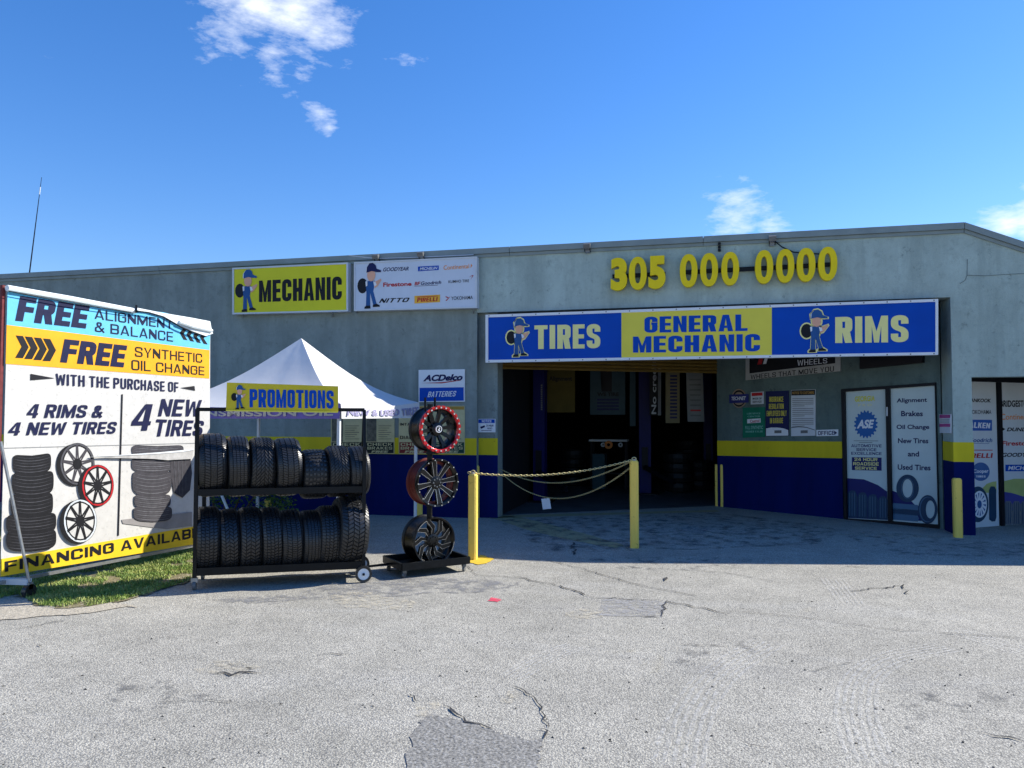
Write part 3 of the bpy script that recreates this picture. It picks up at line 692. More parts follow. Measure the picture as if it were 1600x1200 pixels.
M_gear = mat('print_gear_blue', rgb(20, 92, 160), .4, var=.05)
M_fnavy = mat('print_film_navy', rgb(18, 30, 96), .4, var=.08)
M_fteal = mat('print_tyre_teal', rgb(30, 62, 88), .4, var=.1); M_fteal2 = mat('print_tyre_light', rgb(72, 108, 136), .4, var=.1)
txt(RW, rect(1335.6, 619.5, 627.8, 1367, 617.8, 626) if False else rect(1335.6, 619.5, 1367, 628, 618, 626.5)[0:0] or [(1335.6, 628), (1367, 626.5), (1367, 618), (1335.6, 619.5)], NF, 'GEORGIA', M_syel2, win, .03)
def T(P, xl, t0, b0, xr, t1, b1, n, s, m, par, off=.02, shear=0, sp=1.0, depth=0, name='lettering'):
    return txt(P, [(xl, b0), (xr, b1), (xr, t1), (xl, t0)], n, s, m, par, off, shear, sp, name, depth)
def Q(P, xl, t0, b0, xr, t1, b1, n, m, par, name='print_panel', t=.0012):
    return flat(P, [(xl, b0), (xr, b1), (xr, t1), (xl, t0)], n, name, m, par, t)
T(RW, 1341, 631.5, 635, 1362, 631, 634.5, NF, 'P R O', M_cream, win, .01)
gear = []
for i in range(80):
    a = 2 * math.pi * i / 80; k = 1.0 if (i // 2) % 2 else .86
    gear.append((1352.9 + 18.6 * k * math.cos(a), 663 + 22 * k * math.sin(a)))
flat(RW, gear, NF, 'gear_emblem', M_gear, win, 0)
T(RW, 1338.7, 656, 669.6, 1366, 655.4, 669.2, NF + .003, 'ASE', M_white, win, .045, .25)
Q(RW, 1334, 688.4, 689, 1372, 688.6, 689.3, NF, M_ink, win, 'fine_print'); Q(RW, 1342, 691.2, 691.8, 1363, 691.3, 692, NF, M_ink, win, 'fine_print')
BT(RW, 1330, 694, 698.6, 1377.5, 694.4, 699, NF, 'AUTOMOTIVE', M_fnavy, win, .85, .2, 0, .14)
BT(RW, 1338, 700.2, 704.6, 1369.5, 700.6, 705, NF, 'SERVICE', M_fnavy, win, .85, .2, 0, .14)
BT(RW, 1330, 706, 710.4, 1377.5, 706.6, 711, NF, 'EXCELLENCE', M_fnavy, win, .85, .2, 0, .14)
Q(RW, 1331, 714.3, 734.5, 1377.5, 715, 735.5, NF, M_fnavy, win)
BT(RW, 1335, 715.2, 720, 1371, 715.7, 720.7, NF + .003, '24 HOUR', M_cream, win, .85, .2, 0, .14); BT(RW, 1333, 722, 727, 1373, 722.6, 727.6, NF + .003, 'ROADSIDE', M_cream, win, .85, .2, 0, .14); BT(RW, 1336, 729, 733.6, 1370, 729.6, 734.2, NF + .003, 'SERVICE', M_cream, win, .85, .2, 0, .14)
for s, xl, t0, b0, xr, t1, b1 in (('Alignment', 1401, 622.5, 631, 1448.6, 621, 630), ('Brakes', 1408, 642, 650.5, 1442, 642, 650.5), ('Oil Change', 1400.8, 663.5, 672.5, 1452, 663.5, 672.5), ('New Tires', 1403, 684.6, 692.6, 1450.5, 684.8, 692.8), ('and', 1418.5, 705, 713.3, 1436, 705.2, 713.5), ('Used Tires', 1402.6, 725.5, 734, 1454, 726.5, 735.2)):
    T(RW, xl, t0, b0, xr, t1, b1, NF, s, M_navy, win, .028)
flat(RW, [(1323, 809), (1387, 812.5), (1386, 768), (1372, 758), (1350, 749), (1322, 747)], NF, 'swoosh_print', M_fnavy, win)
flat(RW, [(1393.8, 811), (1440, 814), (1440, 800), (1425, 784), (1410, 773), (1393, 766)], NF, 'swoosh_print', M_fnavy, win)
for i in range(4):
    x = 1324 + i * 16; y = 766 + i * 3
    flat(RW, [(x, 808 + i), (x + 15, 809 + i), (x + 15.5, y + 8), (x + 12, y + 1), (x + 7, y), (x + 2, y + 2), (x, y + 8)], NF + .003, 'tyre_print', M_fteal, win)
    for j in range(3): Q(RW, x + 3 + j * 4, y + 4, 806 + i, x + 3.8 + j * 4, y + 4, 806 + i, NF + .005, M_fteal2, win, 'tread_print')
def ringp(P, cx, cy, rx, ry, ix, iy, n, m, par, name, dx=0):
    o = P.quad(ell(cx, cy, rx, ry, 32), n); i_ = P.quad(ell(cx + dx, cy, ix, iy, 32), n)
    return MB().add(o + i_, [(a, (a + 1) % 32, 32 + (a + 1) % 32, 32 + a) for a in range(32)]).build(name, m, par)
ringp(RW, 1418, 763, 17.5, 21.5, 8, 14.5, NF + .004, M_fteal, win, 'tyre_print', 0); ringp(RW, 1418, 763, 10, 16.5, 9.2, 15.6, NF + .006, M_fteal2, win, 'tyre_print')
for j in range(3): flat(RW, [(1396, 796 + j * 8), (1434, 798 + j * 8.6), (1436, 793 + j * 8.6), (1434, 789 + j * 8.4), (1396, 786 + j * 8), (1394, 791 + j * 8)], NF + .002, 'tyre_print', M_fteal if j % 2 else M_fteal2, win)
ringp(RW, 1449.5, 796, 15, 22.5, 7, 14, NF + .006, M_fteal, win, 'tyre_print', 4); ringp(RW, 1449, 796, 12.6, 20, 11.8, 19, NF + .008, M_fteal2, win, 'tyre_print', 1)
MB().tube([RW.hit(1386, 636, .03), RW.hit(1386, 650, .03)], .012, 6).build('lock', M_wgrey, win)

# right windows
wa = gp(1527, 824); wa.z = 0; wdir = V((.80, .60, 0)).normalized()
WW = Plane(wa, wdir)
if WW.n.dot(CAM - wa) < 0: WW.n = -WW.n
w0 = wa - wdir * .36; w1 = wa + wdir * 5
wz0 = WW.hit(1540, 823).z; wz1 = WW.hit(1540, 597).z
win2 = MB().prism([w0 + V((0, 0, wz0)), w1 + V((0, 0, wz0)), w1 + V((0, 0, wz1)), w0 + V((0, 0, wz1))], -WW.n * .05).build('display_window', M_glass, bld)
M_film2 = mat('window_film_pale', rgb(200, 208, 210), .35, var=.05, scale=3)
def wq(x0, x1, z0, z1, n, nm, m, par=win2, t=.002):
    a = w0 + wdir * x0; b = w0 + wdir * x1
    return MB().prism([V((a.x, a.y, z0)) + WW.n * n, V((b.x, b.y, z0)) + WW.n * n, V((b.x, b.y, z1)) + WW.n * n, V((a.x, a.y, z1)) + WW.n * n], -WW.n * t).build(nm, m, par)
def wu(px): h = WW.hit(px, 720, .0); return (V((h.x, h.y, 0)) - V((w0.x, w0.y, 0))).length
ud = wu(1560.5); 
wq(.02, ud - .04, wz0, wz1, .012, 'window_film', M_film2); wq(ud + .04, ud + 2.2, wz0, wz1, .012, 'window_film', M_film2)
wq(ud - .035, ud + .035, wz0 - .02, wz1, .05, 'frame', M_frame, win2, .06); wq(0, 6, wz0 - .06, wz0, .05, 'sill', M_frame, win2, .06)
wq(0, 6, wz1, wz1 + .10, .09, 'head_track', M_frame, win2, .14)
wq(ud + 2.2, ud + 2.3, wz0, wz1, .05, 'frame', M_frame, win2, .06)
wq(0.0, 6, wz1 + .10, zlin + .6, .0, 'window_head_wall', M_wgrey, win2, .12)
wq(0, 6, -.05, wz0 - .06, .02, 'blue_dado', M_blue, win2, .1)
for i in range(26): 
    wq(.05 + i * .11, .08 + i * .11, wz1 + .10, wz1 + .15 + (i % 3) * .012, .10, 'shutter_fold', M_frame if i % 2 else M_wgrey, win2, .03)
N2 = .014
T(WW, 1511, 622.5, 628, 1548.5, 623, 629, N2, 'HANKOOK', M_ink, win2, .03, .2)
T(WW, 1515, 640.5, 647, 1549, 640.5, 647, N2, 'YOKOHAMA', M_ink, win2, .004)
Q(WW, 1505, 655.5, 673, 1550, 656, 673, N2, mat('print_box_blue', rgb(50, 94, 168), .4), win2); BT(WW, 1508, 659, 668, 1547.5, 661, 669.5, N2 + .003, 'FALKEN', M_white, win2, .55, .2, .1, .08)
T(WW, 1504, 684, 690.5, 1513, 684, 690.5, N2, 'BF', M_red, win2, .025, .2); T(WW, 1514, 684, 691, 1550.6, 684.5, 691, N2, 'Goodrich', M_denim, win2, .02, .2); Q(WW, 1512, 692.4, 693, 1546, 692.6, 693.2, N2, M_denim, win2)
BT(WW, 1505, 708.5, 715.5, 1551.5, 708, 715.5, N2, 'PIRELLI', M_red, win2, .55, .2, .1, .08); Q(WW, 1507, 702.6, 703.8, 1551, 702.8, 704, N2, M_red, win2)
flat(WW, ell(1532.5, 737, 14, 14.5, 32), N2, 'round_emblem', mat('print_emblem', rgb(66, 100, 150), .4), win2, 0); T(WW, 1521, 733.5, 740.5, 1544.5, 733, 740.5, N2 + .003, 'Cooper', M_white, win2, .02); BT(WW, 1525, 743, 746, 1540, 743, 746, N2 + .003, 'TIRES', M_white, win2, .44, .185)
T(WW, 1563, 625.5, 636, 1616, 625.5, 635.5, N2, 'BRIDGESTONE', M_ink, win2, .03)
T(WW, 1564, 646.5, 656, 1614, 647, 655, N2, 'Continental', M_orange, win2, .01)
T(WW, 1573, 668, 674, 1616, 668, 674, N2, 'DUNLOP', M_ink, win2, .035, .25); flat(WW, [(1565, 674), (1571, 670.5), (1565, 667)], N2, 'arrow_emblem', M_ink, win2)
T(WW, 1566, 689, 696.5, 1616, 689, 696, N2, 'Firestone', M_red, win2, .025)
T(WW, 1566, 707.5, 714, 1620, 707.5, 713.5, N2, 'GOODYEAR', M_ink, win2, .03, .25)
Q(WW, 1571, 726, 736.5, 1625, 726, 736, N2, M_sblue, win2); T(WW, 1575, 728, 734.5, 1622, 728, 734, N2 + .003, 'MICHELIN', M_white, win2, .02, .2)
M_lime = mat('print_lime', rgb(170, 182, 112), .4); M_purp = mat('print_purple', rgb(70, 72, 140), .4)
flat(WW, [(1540, 770), (1557, 770), (1557, 752), (1550, 753), (1542, 756), (1530, 768)], N2, 'swoosh_print', M_lime, win2); flat(WW, [(1565, 800), (1635, 800), (1635, 765), (1610, 748), (1585, 748), (1563.5, 753)], N2, 'swoosh_print', M_lime, win2)
flat(WW, [(1565, 798), (1635, 798), (1620, 785), (1600, 776), (1580, 770), (1565, 768)], N2 + .003, 'swoosh_print', M_purp, win2)
flat(WW, ell(1528, 788, 16.5, 28, 32), N2 + .002, 'tyre_print', M_fteal, win2, 0); flat(WW, ell(1530.5, 788, 11.5, 21, 32), N2 + .004, 'wheel_print', M_white, win2, 0); flat(WW, ell(1530.5, 788, 3.6, 6.5, 12), N2 + .006, 'hub_print', M_denim, win2, 0)
for i in range(14):
    a = 2 * math.pi * i / 14; c, s = math.cos(a), math.sin(a); c2, s2 = math.cos(a + .2), math.sin(a + .2)
    flat(WW, [(1530.5 + 5 * c, 788 + 9 * s), (1530.5 + 10 * c, 788 + 18 * s), (1530.5 + 10 * c2, 788 + 18 * s2)], N2 + .006, 'spoke_gap_print', M_denim, win2, 0)
flat(WW, [(1546, 812), (1550, 815), (1555, 814.5), (1557, 808), (1556.6, 765), (1554, 760), (1548, 760), (1545.5, 766)], N2 + .004, 'tyre_print', M_fteal, win2)
for i in range(5):
    x = 1569 + i * 13; flat(WW, [(x, 820 - i * .3), (x + 12, 820 - i * .3), (x + 12.5, 788), (x + 10, 783), (x + 3, 783), (x, 788)], N2 + .006, 'tyre_print', mat('print_tyre_grey', rgb(104, 110, 116), .5), win2)
    for j in range(3): Q(WW, x + 2.5 + j * 3.4, 785, 818, x + 3.4 + j * 3.4, 785, 818, N2 + .008, M_fteal, win2, 'tread_print')

# ================================================================== figure print (plain overalls worker holding a tyre)
def worker(P, x0, y0, x1, y1, n, par, outline=None, capm=M_denim, slope=0):
    w = x1 - x0; h = y1 - y0
    def L(pts): return [(x0 + a * w, y0 + b * h + slope * a * w) for a, b in pts]
    def el(cx, cy, rx, ry): return L([(cx + rx * math.cos(a * .3927), cy + ry * math.sin(a * .3927)) for a in range(16)])
    shapes = [(el(.22, .50, .21, .165), M_ink), (L([(.34, .40), (.72, .40), (.70, .52), (.66, .64), (.38, .64)]), M_denim), (L([(.38, .64), (.53, .64), (.54, .94), (.36, .94)]), M_denim), (L([(.52, .64), (.67, .64), (.80, .90), (.66, .92)]), M_denim),
              (L([(.30, 1.0), (.30, .96), (.37, .935), (.54, .935), (.55, 1.0)]), M_ink), (L([(.64, .97), (.65, .92), (.80, .90), (.93, .94), (.93, .97)]), M_ink),
              (L([(.68, .42), (.74, .42), (.98, .36), (1.0, .40), (.84, .52), (.72, .56)]), M_skin), (el(.58, .28, .17, .13), M_skin), (L([(.34, .41), (.42, .40), (.42, .50), (.36, .52)]), M_white), (L([(.66, .41), (.76, .43), (.80, .50), (.70, .52)]), M_white), (L([(.36, .22), (.36, .12), (.46, .04), (.50, .06), (.47, .21)]), M_white),
              (L([(.38, .22), (.40, .10), (.50, .02), (.64, .01), (.76, .06), (.80, .14), (.98, .18), (.98, .22), (.80, .215), (.60, .19)]), capm)]
    if outline:
        for sh_, m_ in shapes:
            cx = sum(p[0] for p in sh_) / len(sh_); cy = sum(p[1] for p in sh_) / len(sh_)
            o = []
            for (a, b) in sh_:
                d = math.hypot(a - cx, b - cy) or 1; o.append((a + (a - cx) / d * outline[1], b + (b - cy) / d * outline[1]))
            flat(P, o[::-1], n, 'figure_outline', outline[0], par, 0)
    for i, (sh_, m_) in enumerate(shapes):
        flat(P, sh_[::-1], n + .0015 + .0006 * i, 'worker_figure', m_, par, 0)

# ================================================================== signs on the facade
def sign(name, label, cat, P, q, t, m, fr=None, frw=2.2, n0=.004, fm=None, group=None):
    pts = P.quad(q, t); c = sum(pts, V((0, 0, 0))) / 4 - P.n * t; c.z = min(p.z for p in pts)
    s = thing(name, label, cat, c, group)
    slab(P, q, n0, t, 'panel', m, s)
    if fr:
        (ax, ay), (bx, by), (cx, cy), (dx, dy) = q; w = frw
        for qq in ([(ax, ay), (bx, by), (bx, by - w), (ax, ay - w)], [(dx, dy + w), (cx, cy + w), (cx, cy), (dx, dy)], [(ax, ay - w), (ax + w, ay - w), (dx + w, dy + w), (dx, dy + w)], [(bx - w, by - w), (bx, by - w), (cx, cy + w), (cx - w, cy + w)]):
            slab(P, qq, n0, t + .012, 'frame', fr, s)
    return s
s = sign('mechanic_sign', 'yellow sign box reading MECHANIC in black, high on the left facade', 'sign', FAC, rect(362.8, 418.5, 543.5, 491.2, 410, 486.6), .12, M_syel2, M_wgrey, 2.4)
BT(FAC, 404.6, 438.5, 472, 534, 431.7, 468, .123, 'MECHANIC', M_ink, s, .44, .185)
worker(FAC, 367, 421, 402, 488, .122, s, slope=-.045)
for x in (380, 520): MB().tube([FAC.hit(x, 489, .1), FAC.hit(x, 495, .02)], .012, 6).build('bracket', M_galv, s)
s = sign('tyre_brands_sign', 'white sign box listing nine tyre makers beside the yellow mechanic sign', 'sign', FAC, rect(553, 409.7, 745, 486, 400.6, 481), .12, mat('sign_white', rgb(196, 206, 218), .5, var=.04), M_wgrey, 2.2)
n = .123
worker(FAC, 558, 411, 596, 483, .122, s, slope=-.045, capm=M_navy)
T(FAC, 598.7, 418.2, 424.3, 638.5, 416.6, 422.7, n, 'GOODYEAR', M_navy, s, .02, .3)
Q(FAC, 653, 416.5, 424, 685.5, 414.8, 421.8, n, M_sblue, s); T(FAC, 656, 418, 422.6, 683.5, 416.5, 420.6, n + .002, 'MICHELIN', M_white, s, .02, .2)
T(FAC, 693, 414.8, 421.8, 733, 412.2, 419, n, 'Continental', M_orange, s, .01); flat(FAC, [(735, 419), (738, 415), (736, 412)], n, 'horse_emblem', M_orange, s)
T(FAC, 598.7, 441.5, 448.4, 643, 440, 446.6, n, 'Firestone', M_red, s, .03)
T(FAC, 647.5, 440.5, 445.8, 657, 440, 445.2, n, 'BF', M_red, s, .03, .2); T(FAC, 657.5, 440, 445.4, 689.5, 438.2, 443.6, n, 'Goodrich', M_navy, s, .02, .2); Q(FAC, 647.5, 446.8, 447.5, 684, 445.2, 445.9, n, M_navy, s)
T(FAC, 700.7, 438, 442.4, 733, 436.5, 440.8, n, 'KUMHO TIRE', M_ink, s, .006); flat(FAC, [(735, 437), (738.5, 431), (733, 432.5), (738, 430), (740, 430.5)], n, 'arrow_emblem', M_red, s)
BT(FAC, 592, 466.5, 473.4, 640, 465, 471.8, n, 'NITTO', M_ink, s, .75, .2, .35, .12)
Q(FAC, 647.5, 462.3, 474.2, 687.5, 460.3, 472, n, mat('print_amber', rgb(232, 176, 60), .5), s); BT(FAC, 651.5, 465.5, 472, 684, 464.2, 470.4, n + .002, 'PIRELLI', M_red, s, .55, .2, .1, .08); Q(FAC, 651.5, 463.6, 464.7, 684, 462, 463, n + .002, M_red, s)
flat(FAC, [(696, 469.5), (700, 466), (695, 463.5), (698, 463.2), (701, 465), (704, 462.6), (703, 464), (698, 470)], n, 'bird_emblem', M_red, s); T(FAC, 705, 463.4, 469, 738.7, 461.8, 467.4, n, 'YOKOHAMA', M_ink, s, .006)
for x in (558, 740): MB().tube([FAC.hit(x, 484, .1), FAC.hit(x, 489, .02)], .012, 6).build('bracket', M_galv, s)

# main sign, standing proud across the recess opening
MS = Plane((0, 0, 0), (1, 0, 0))
s = sign('entrance_banner_sign', 'wide blue and yellow sign over the garage entrance reading TIRES GENERAL MECHANIC RIMS', 'sign', MS, rect(758.5, 491.8, 1466, 566.6, 467, 554.3), .11, M_sblue, M_white, 4.2, n0=.02)
n = .113
Q(MS, 971, 488.6, 560.2, 1206, 480.4, 556.3, n, M_syel, s)
BT(MS, 835, 508.5, 545.5, 938, 506, 544, n, 'TIRES', M_cream, s, .44, .185); BT(MS, 1007, 495, 520, 1168, 491, 517, n + .003, 'GENERAL', M_sblue, s, .44, .185); BT(MS, 989, 526, 551, 1187.5, 521.5, 549, n + .003, 'MECHANIC', M_sblue, s, .44, .185)
BT(MS, 1305, 495.5, 536, 1419.5, 492, 534.5, n, 'RIMS', M_cream, s, .44, .185)
worker(MS, 791, 497, 826, 558, n, s, (M_cream, 2.0), slope=-.02); worker(MS, 1251, 483.5, 1294, 551, n, s, (M_cream, 2.2), slope=-.02)
for i in range(20):
    for yy, sl in ((493.7, -.035), (564.8, -.0173)):
        x = 764 + i * 36.6; c = MS.hit(x, yy + (x - 758.5) * sl, .1225); MB().obox(c, V((.008, 0, 0)), V((0, .002, 0)), V((0, 0, .008))).build('rivet', M_castor, s)
# phone number in raised yellow digits
ph = thing('raised_phone_number', 'raised yellow phone number digits mounted along the upper grey wall', 'sign', FAC.hit(1130, 450, .0))
ph.location.y = -.02
M_dig = mat('digit_yellow', rgb(236, 208, 20), .45, var=.06); M_dred = mat('digit_side', rgb(90, 70, 20), .5)
for ch, xc, wd in (('3', 967, 24), ('0', 996.5, 26), ('5', 1026.5, 25), ('0', 1076, 26), ('0', 1108, 26), ('0', 1141, 26), ('0', 1194, 26.5), ('0', 1227, 26.5), ('0', 1259.6, 27.3), ('0', 1293.5, 28)):
    wd *= 1.07; t0 = 401 - (xc - 996.5) * .0525; b0 = t0 + 51.5 + (xc - 996) * .005
    qd = [(xc - wd / 2, b0 + .6), (xc + wd / 2, b0 - .6), (xc + wd / 2, t0 - .6), (xc - wd / 2, t0 + .6)]
    if ch != '0': txt(FAC, qd, .125, ch, M_dig, ph, .058, 0, 1.0, 'digit', .075); continue
    bl, br, tr, tl = FAC.quad(qd, .125); mb = MB(); nn = 40
    for (kx, ky) in ((.5, .5), (.17, .31)):
        for q in range(nn):
            a = 2 * math.pi * q / nn; u_ = .5 + kx * math.copysign(abs(math.cos(a)) ** .9, math.cos(a)); v_ = .5 + ky * math.copysign(abs(math.sin(a)) ** .9, math.sin(a))
            mb.v.append((bl * (1 - u_) + br * u_) * (1 - v_) + (tl * (1 - u_) + tr * u_) * v_)
    mb.v += [p_ - FAC.n * .075 for p_ in mb.v]
    for q in range(nn):
        r_ = (q + 1) % nn; mb.f += [(q, r_, nn + r_, nn + q), (2 * nn + q, 3 * nn + q, 3 * nn + r_, 2 * nn + r_), (q, 2 * nn + q, 2 * nn + r_, r_), (nn + q, nn + r_, 3 * nn + r_, 3 * nn + q)]
    mb.build('digit', M_dig, ph)
MB().bar(FAC.hit(957, 432, .035), FAC.hit(1040, 428, .035), .03, .06).build('mounting_rail', M_frame, ph)
MB().bar(FAC.hit(1062, 426, .035), FAC.hit(1305, 413, .035), .03, .06).build('mounting_rail', M_frame, ph)

# ACDelco, posters, notice
s = sign('battery_sign', 'white and blue battery sign on the grey wall right of the tent', 'sign', FAC, rect(654, 578, 726, 628.3, 576.8, 627.6), .03, M_white)
Q(FAC, 655.5, 606, 627, 724.5, 605, 626, .033, M_sblue, s); T(FAC, 661, 586, 596, 723, 584, 594.5, .033, 'ACDelco', M_navy, s, .05, .3); flat(FAC, [(658, 598.5), (690, 597.2), (720, 593.6), (720, 594.5), (690, 599)], .033, 'red_stripe', M_red, s)
BT(FAC, 668, 612, 620.5, 713, 610.8, 619.3, .036, 'BATTERIES', M_white, s, .5, .15, .25, .1)
M_post = mat('poster_cream', rgb(190, 184, 140), .6, var=.12, scale=8); M_postg = mat('poster_grey', rgb(96, 96, 84), .6, var=.5, scale=18)
def poster(x0, x1, y0, y1, label, photo, foot, footm, n0=.004):
    s = sign('service_poster', label, 'poster', FAC, rect(x0, y0, x1, y1), .02, M_post, group='service posters under the tent')
    n = .023; w = x1 - x0
    Q(FAC, x0 + 1, y0 + 1, y0 + 6, x1 - 1, y0 + 1, y0 + 6, n, mat('poster_gold', rgb(170, 136, 60), .6), s)
    if photo: Q(FAC, x0 + 1.5, y0 + 8, 690, x0 + w * .38, y0 + 8, 690, n, M_postg, s, 'photo_print')
    for i in range(7): Q(FAC, x0 + w * .45, 665 + i * 3.4, 665.8 + i * 3.4, x0 + w * (.9 - .07 * (i % 3)), 665 + i * 3.4, 665.8 + i * 3.4, n, M_postg, s, 'fine_print')
    Q(FAC, x0 + 1, 691, 708, x1 - 1, 691, 708, n, footm, s)
    BT(FAC, x0 + 3, 692, 696.6, x1 - 3, 692, 696.6, n + .003, 'CHECK', M_post, s, .7, .18, 0, .14); BT(FAC, x0 + 3, 698, 702.4, x1 - 3, 698, 702.4, n + .003, 'BRAKES', M_post, s, .7, .18, 0, .14); BT(FAC, x0 + 9, 704, 707.4, x1 - 9, 704, 707.4, n + .003, 'FREE', M_post, s, .62, .24, .16, .06)
    return s
mg = mat('poster_foot_dark', rgb(22, 30, 30), .6); mrd = mat('poster_foot_red', rgb(120, 36, 36), .6); mgn = mat('poster_foot_green', rgb(20, 62, 50), .6)
poster(517, 566, 640, 709, 'brake offer poster hanging behind the tent corner post', True, '', mg)
poster(571, 616, 640, 709, 'brake offer poster with grey photo, between rack handle and rims', True, '', mg)
s = poster(623, 672, 634, 709, 'diagnostics poster with dark red foot, behind the stacked rims', False, '', mrd)
BT(FAC, 625, 661, 665, 650, 661, 665, .024, 'INTAKE', M_ink, s, .7, .18, 0, .14); BT(FAC, 625, 681, 686, 668, 681, 686, .024, 'DIAGNOSE', M_ink, s, .7, .18, 0, .14)
poster(675, 726, 634, 709, 'brake offer poster with dark green foot, right of the diagnostics poster', False, '', mgn)
PIL = Plane((0, .10, 0), (1, 0, 0))
s = sign('notice_sign', 'small white and blue NOTICE camera sign on the pillar left of the garage opening', 'sign', PIL, rect(746.5, 654.5, 774, 675.5), .02, M_white)
Q(PIL, 747.5, 655.3, 661, 773, 655.3, 661, .023, M_sblue, s); BT(PIL, 753, 656.3, 660, 768, 656.3, 660, .026, 'NOTICE', M_white, s, .7, .18, 0, .14)
flat(PIL, [(750, 667), (757, 664.5), (758, 667), (752, 670)], .023, 'camera_symbol', M_navy, s)
BT(PIL, 760, 663.5, 666.5, 771, 663.5, 666.5, .023, '24 HOUR', M_navy, s, .85, .2, 0, .14); T(PIL, 761, 668, 670.6, 769, 668, 670.6, .023, 'VIDEO', M_navy, s, .02); Q(PIL, 752, 672.4, 673.2, 768, 672.4, 673.2, .023, M_navy, s, 'fine_print')
# pink notice on pier's inner face
PN = Plane((xo1, 0, 0), (0, -1, 0))
PN.n = V((-1, 0, 0))
s = sign('pink_notice_sign', 'small white notice with pink stripes on the pier beside the office door', 'sign', PN, rect(1467, 647.5, 1485.5, 676.5, 647, 677), .02, M_white, n0=.009)
mp_ = mat('print_pink', rgb(190, 80, 140), .5); Q(PN, 1468, 648, 653.5, 1484.5, 648, 653, .023, mp_, s); Q(PN, 1468, 662, 667, 1484.5, 662, 667, .023, mp_, s)
for i in range(3): Q(PN, 1469, 655.5 + i * 2, 656.1 + i * 2, 1483, 655.5 + i * 2, 656.1 + i * 2, .023, M_castor, s, 'fine_print')

# signs on the recess wall
s = sign('wheels_sign', 'large white framed WHEELS THAT MOVE YOU sign half hidden above the office door', 'sign', RW, [(1165, 594), (1312.7, 579.8), (1311, 500), (1165, 522)], .04, mat('sign_grey_white', rgb(170, 172, 168), .5))
Q(RW, 1171, 523, 583.5, 1305, 505, 567.5, .043, M_ink, s)
BT(RW, 1246, 562.5, 571.5, 1292.5, 559.3, 567.4, .046, 'WHEELS', M_white, s, .6, .13, 0, .13); BT(RW, 1173, 585.6, 592.8, 1303, 572, 580.2, .043, 'WHEELS THAT MOVE YOU', M_ink, s, .6, .13, 0, .13)
flat(RW, [(1183, 570), (1190, 569), (1193, 556), (1187, 557)], .046, 'red_stripe', M_red, s); flat(RW, [(1192, 569), (1197, 568.4), (1201, 555), (1196, 556)], .046, 'white_stripe', M_white, s)
s = sign('black_panel_sign', 'dark box panel under the entrance soffit, right of the wheels sign', 'sign', RW, [(1343, 576.3), (1441, 566.3), (1441, 520), (1343, 533)], .10, M_ink)
s = thing('round_badge_sign', 'round service badge with dark ribbon on the recess wall', 'sign', RW.hit(1154, 636, 0))
mb = MB().prism(RW.quad(ell(1154.5, 622.5, 11.5, 14.8, 28), .02)[::-1], -RW.n * .018); mb.build('panel', mat('badge_tan', rgb(150, 130, 110), .5), s)
flat(RW, ell(1154.5, 622.5, 10, 13, 28)[::-1], .022, 'badge_disc', M_ink, s, 0); 
flat(RW, ell(1154.5, 617, 6, 4.5, 16)[::-1], .024, 'badge_shape', mat('badge_tan', 0), s, 0); flat(RW, ell(1154.5, 628, 7, 5, 16)[::-1], .024, 'badge_shape', mat('badge_tan', 0), s, 0)
slab(RW, rect(1139.5, 616.5, 1169.5, 630, 615.5, 629), .02, .028, 'ribbon', mat('badge_navy', rgb(40, 44, 110), .5), s); T(RW, 1143, 620, 625.5, 1165.5, 619.2, 625, .031, 'TECHNET', M_white, s, .02, .2)
s = sign('small_white_sign', 'small white and red sign right of the round badge', 'sign', RW, rect(1173, 613, 1193, 632, 611.7, 631), .02, M_wgrey); Q(RW, 1174.5, 614, 619, 1191.5, 613, 618, .023, M_red, s)
T(RW, 1176, 621.5, 624.5, 1190, 621, 624, .023, 'MADE OF', M_ink, s, .03); BT(RW, 1176, 626.5, 629.5, 1190, 626, 629, .023, 'SERVICE', M_ink, s, .85, .2, 0, .14)
s = sign('green_oil_sign', 'green oil sign below the round badge on the recess wall', 'sign', RW, rect(1160.5, 637, 1195, 684, 636, 682.6), .02, mat('sign_green', rgb(10, 110, 84), .5))
M_mint = mat('print_mint', rgb(120, 180, 165), .5)
T(RW, 1167, 645, 647.6, 1188, 644.6, 647.2, .023, 'LUBE SERVICE', M_mint, s, .02); T(RW, 1168, 649.6, 652, 1188, 649.2, 651.6, .023, 'CENTER', M_mint, s, .02)
Q(RW, 1167.5, 655, 661.5, 1188.5, 653.6, 660.2, .023, M_white, s); T(RW, 1172, 656, 660.6, 1186.5, 655, 659.6, .026, 'Castrol', M_red, s, .02)
T(RW, 1164.5, 665.5, 671, 1192, 665, 670.5, .023, 'FULL SYNTHETIC', M_mint, s, .03); BT(RW, 1165, 673, 676, 1192, 672.6, 675.6, .023, 'HIGHER VALUE', M_mint, s, .36, .12, 0, .09)
s = sign('insurance_sign', 'tall blue sign with yellow lettering, employees only in garage', 'sign', RW, rect(1196.5, 611.5, 1232, 681.5, 610.3, 681), .02, M_navy)
for st, a, b, y in (('INSURANCE', 1202, 1224, 620), ('REGULATION', 1201.5, 1224.5, 631), ('EMPLOYEES ONLY', 1198, 1229, 642), ('IN GARAGE', 1203, 1223.5, 653.3)): BT(RW, a, y, y + 8.2, b, y - .5, y + 7.8, .023, st, M_syel, s, .36, .12, 0, .09)
cv = [(1197, 681), (1231.6, 680.6), (1231.6, 672), (1224, 669.3), (1214, 668), (1205, 668), (1197, 669.5)]
flat(RW, cv, .023, 'white_foot', M_white, s); Q(RW, 1210, 672.5, 677, 1221, 672.2, 676.7, .026, M_castor, s, 'fine_print')
s = sign('customer_notice_sign', 'tall white notice sign with small print left of the office arrow', 'sign', RW, rect(1236, 609.5, 1274, 681.5, 608.3, 680.8), .02, M_wgrey)
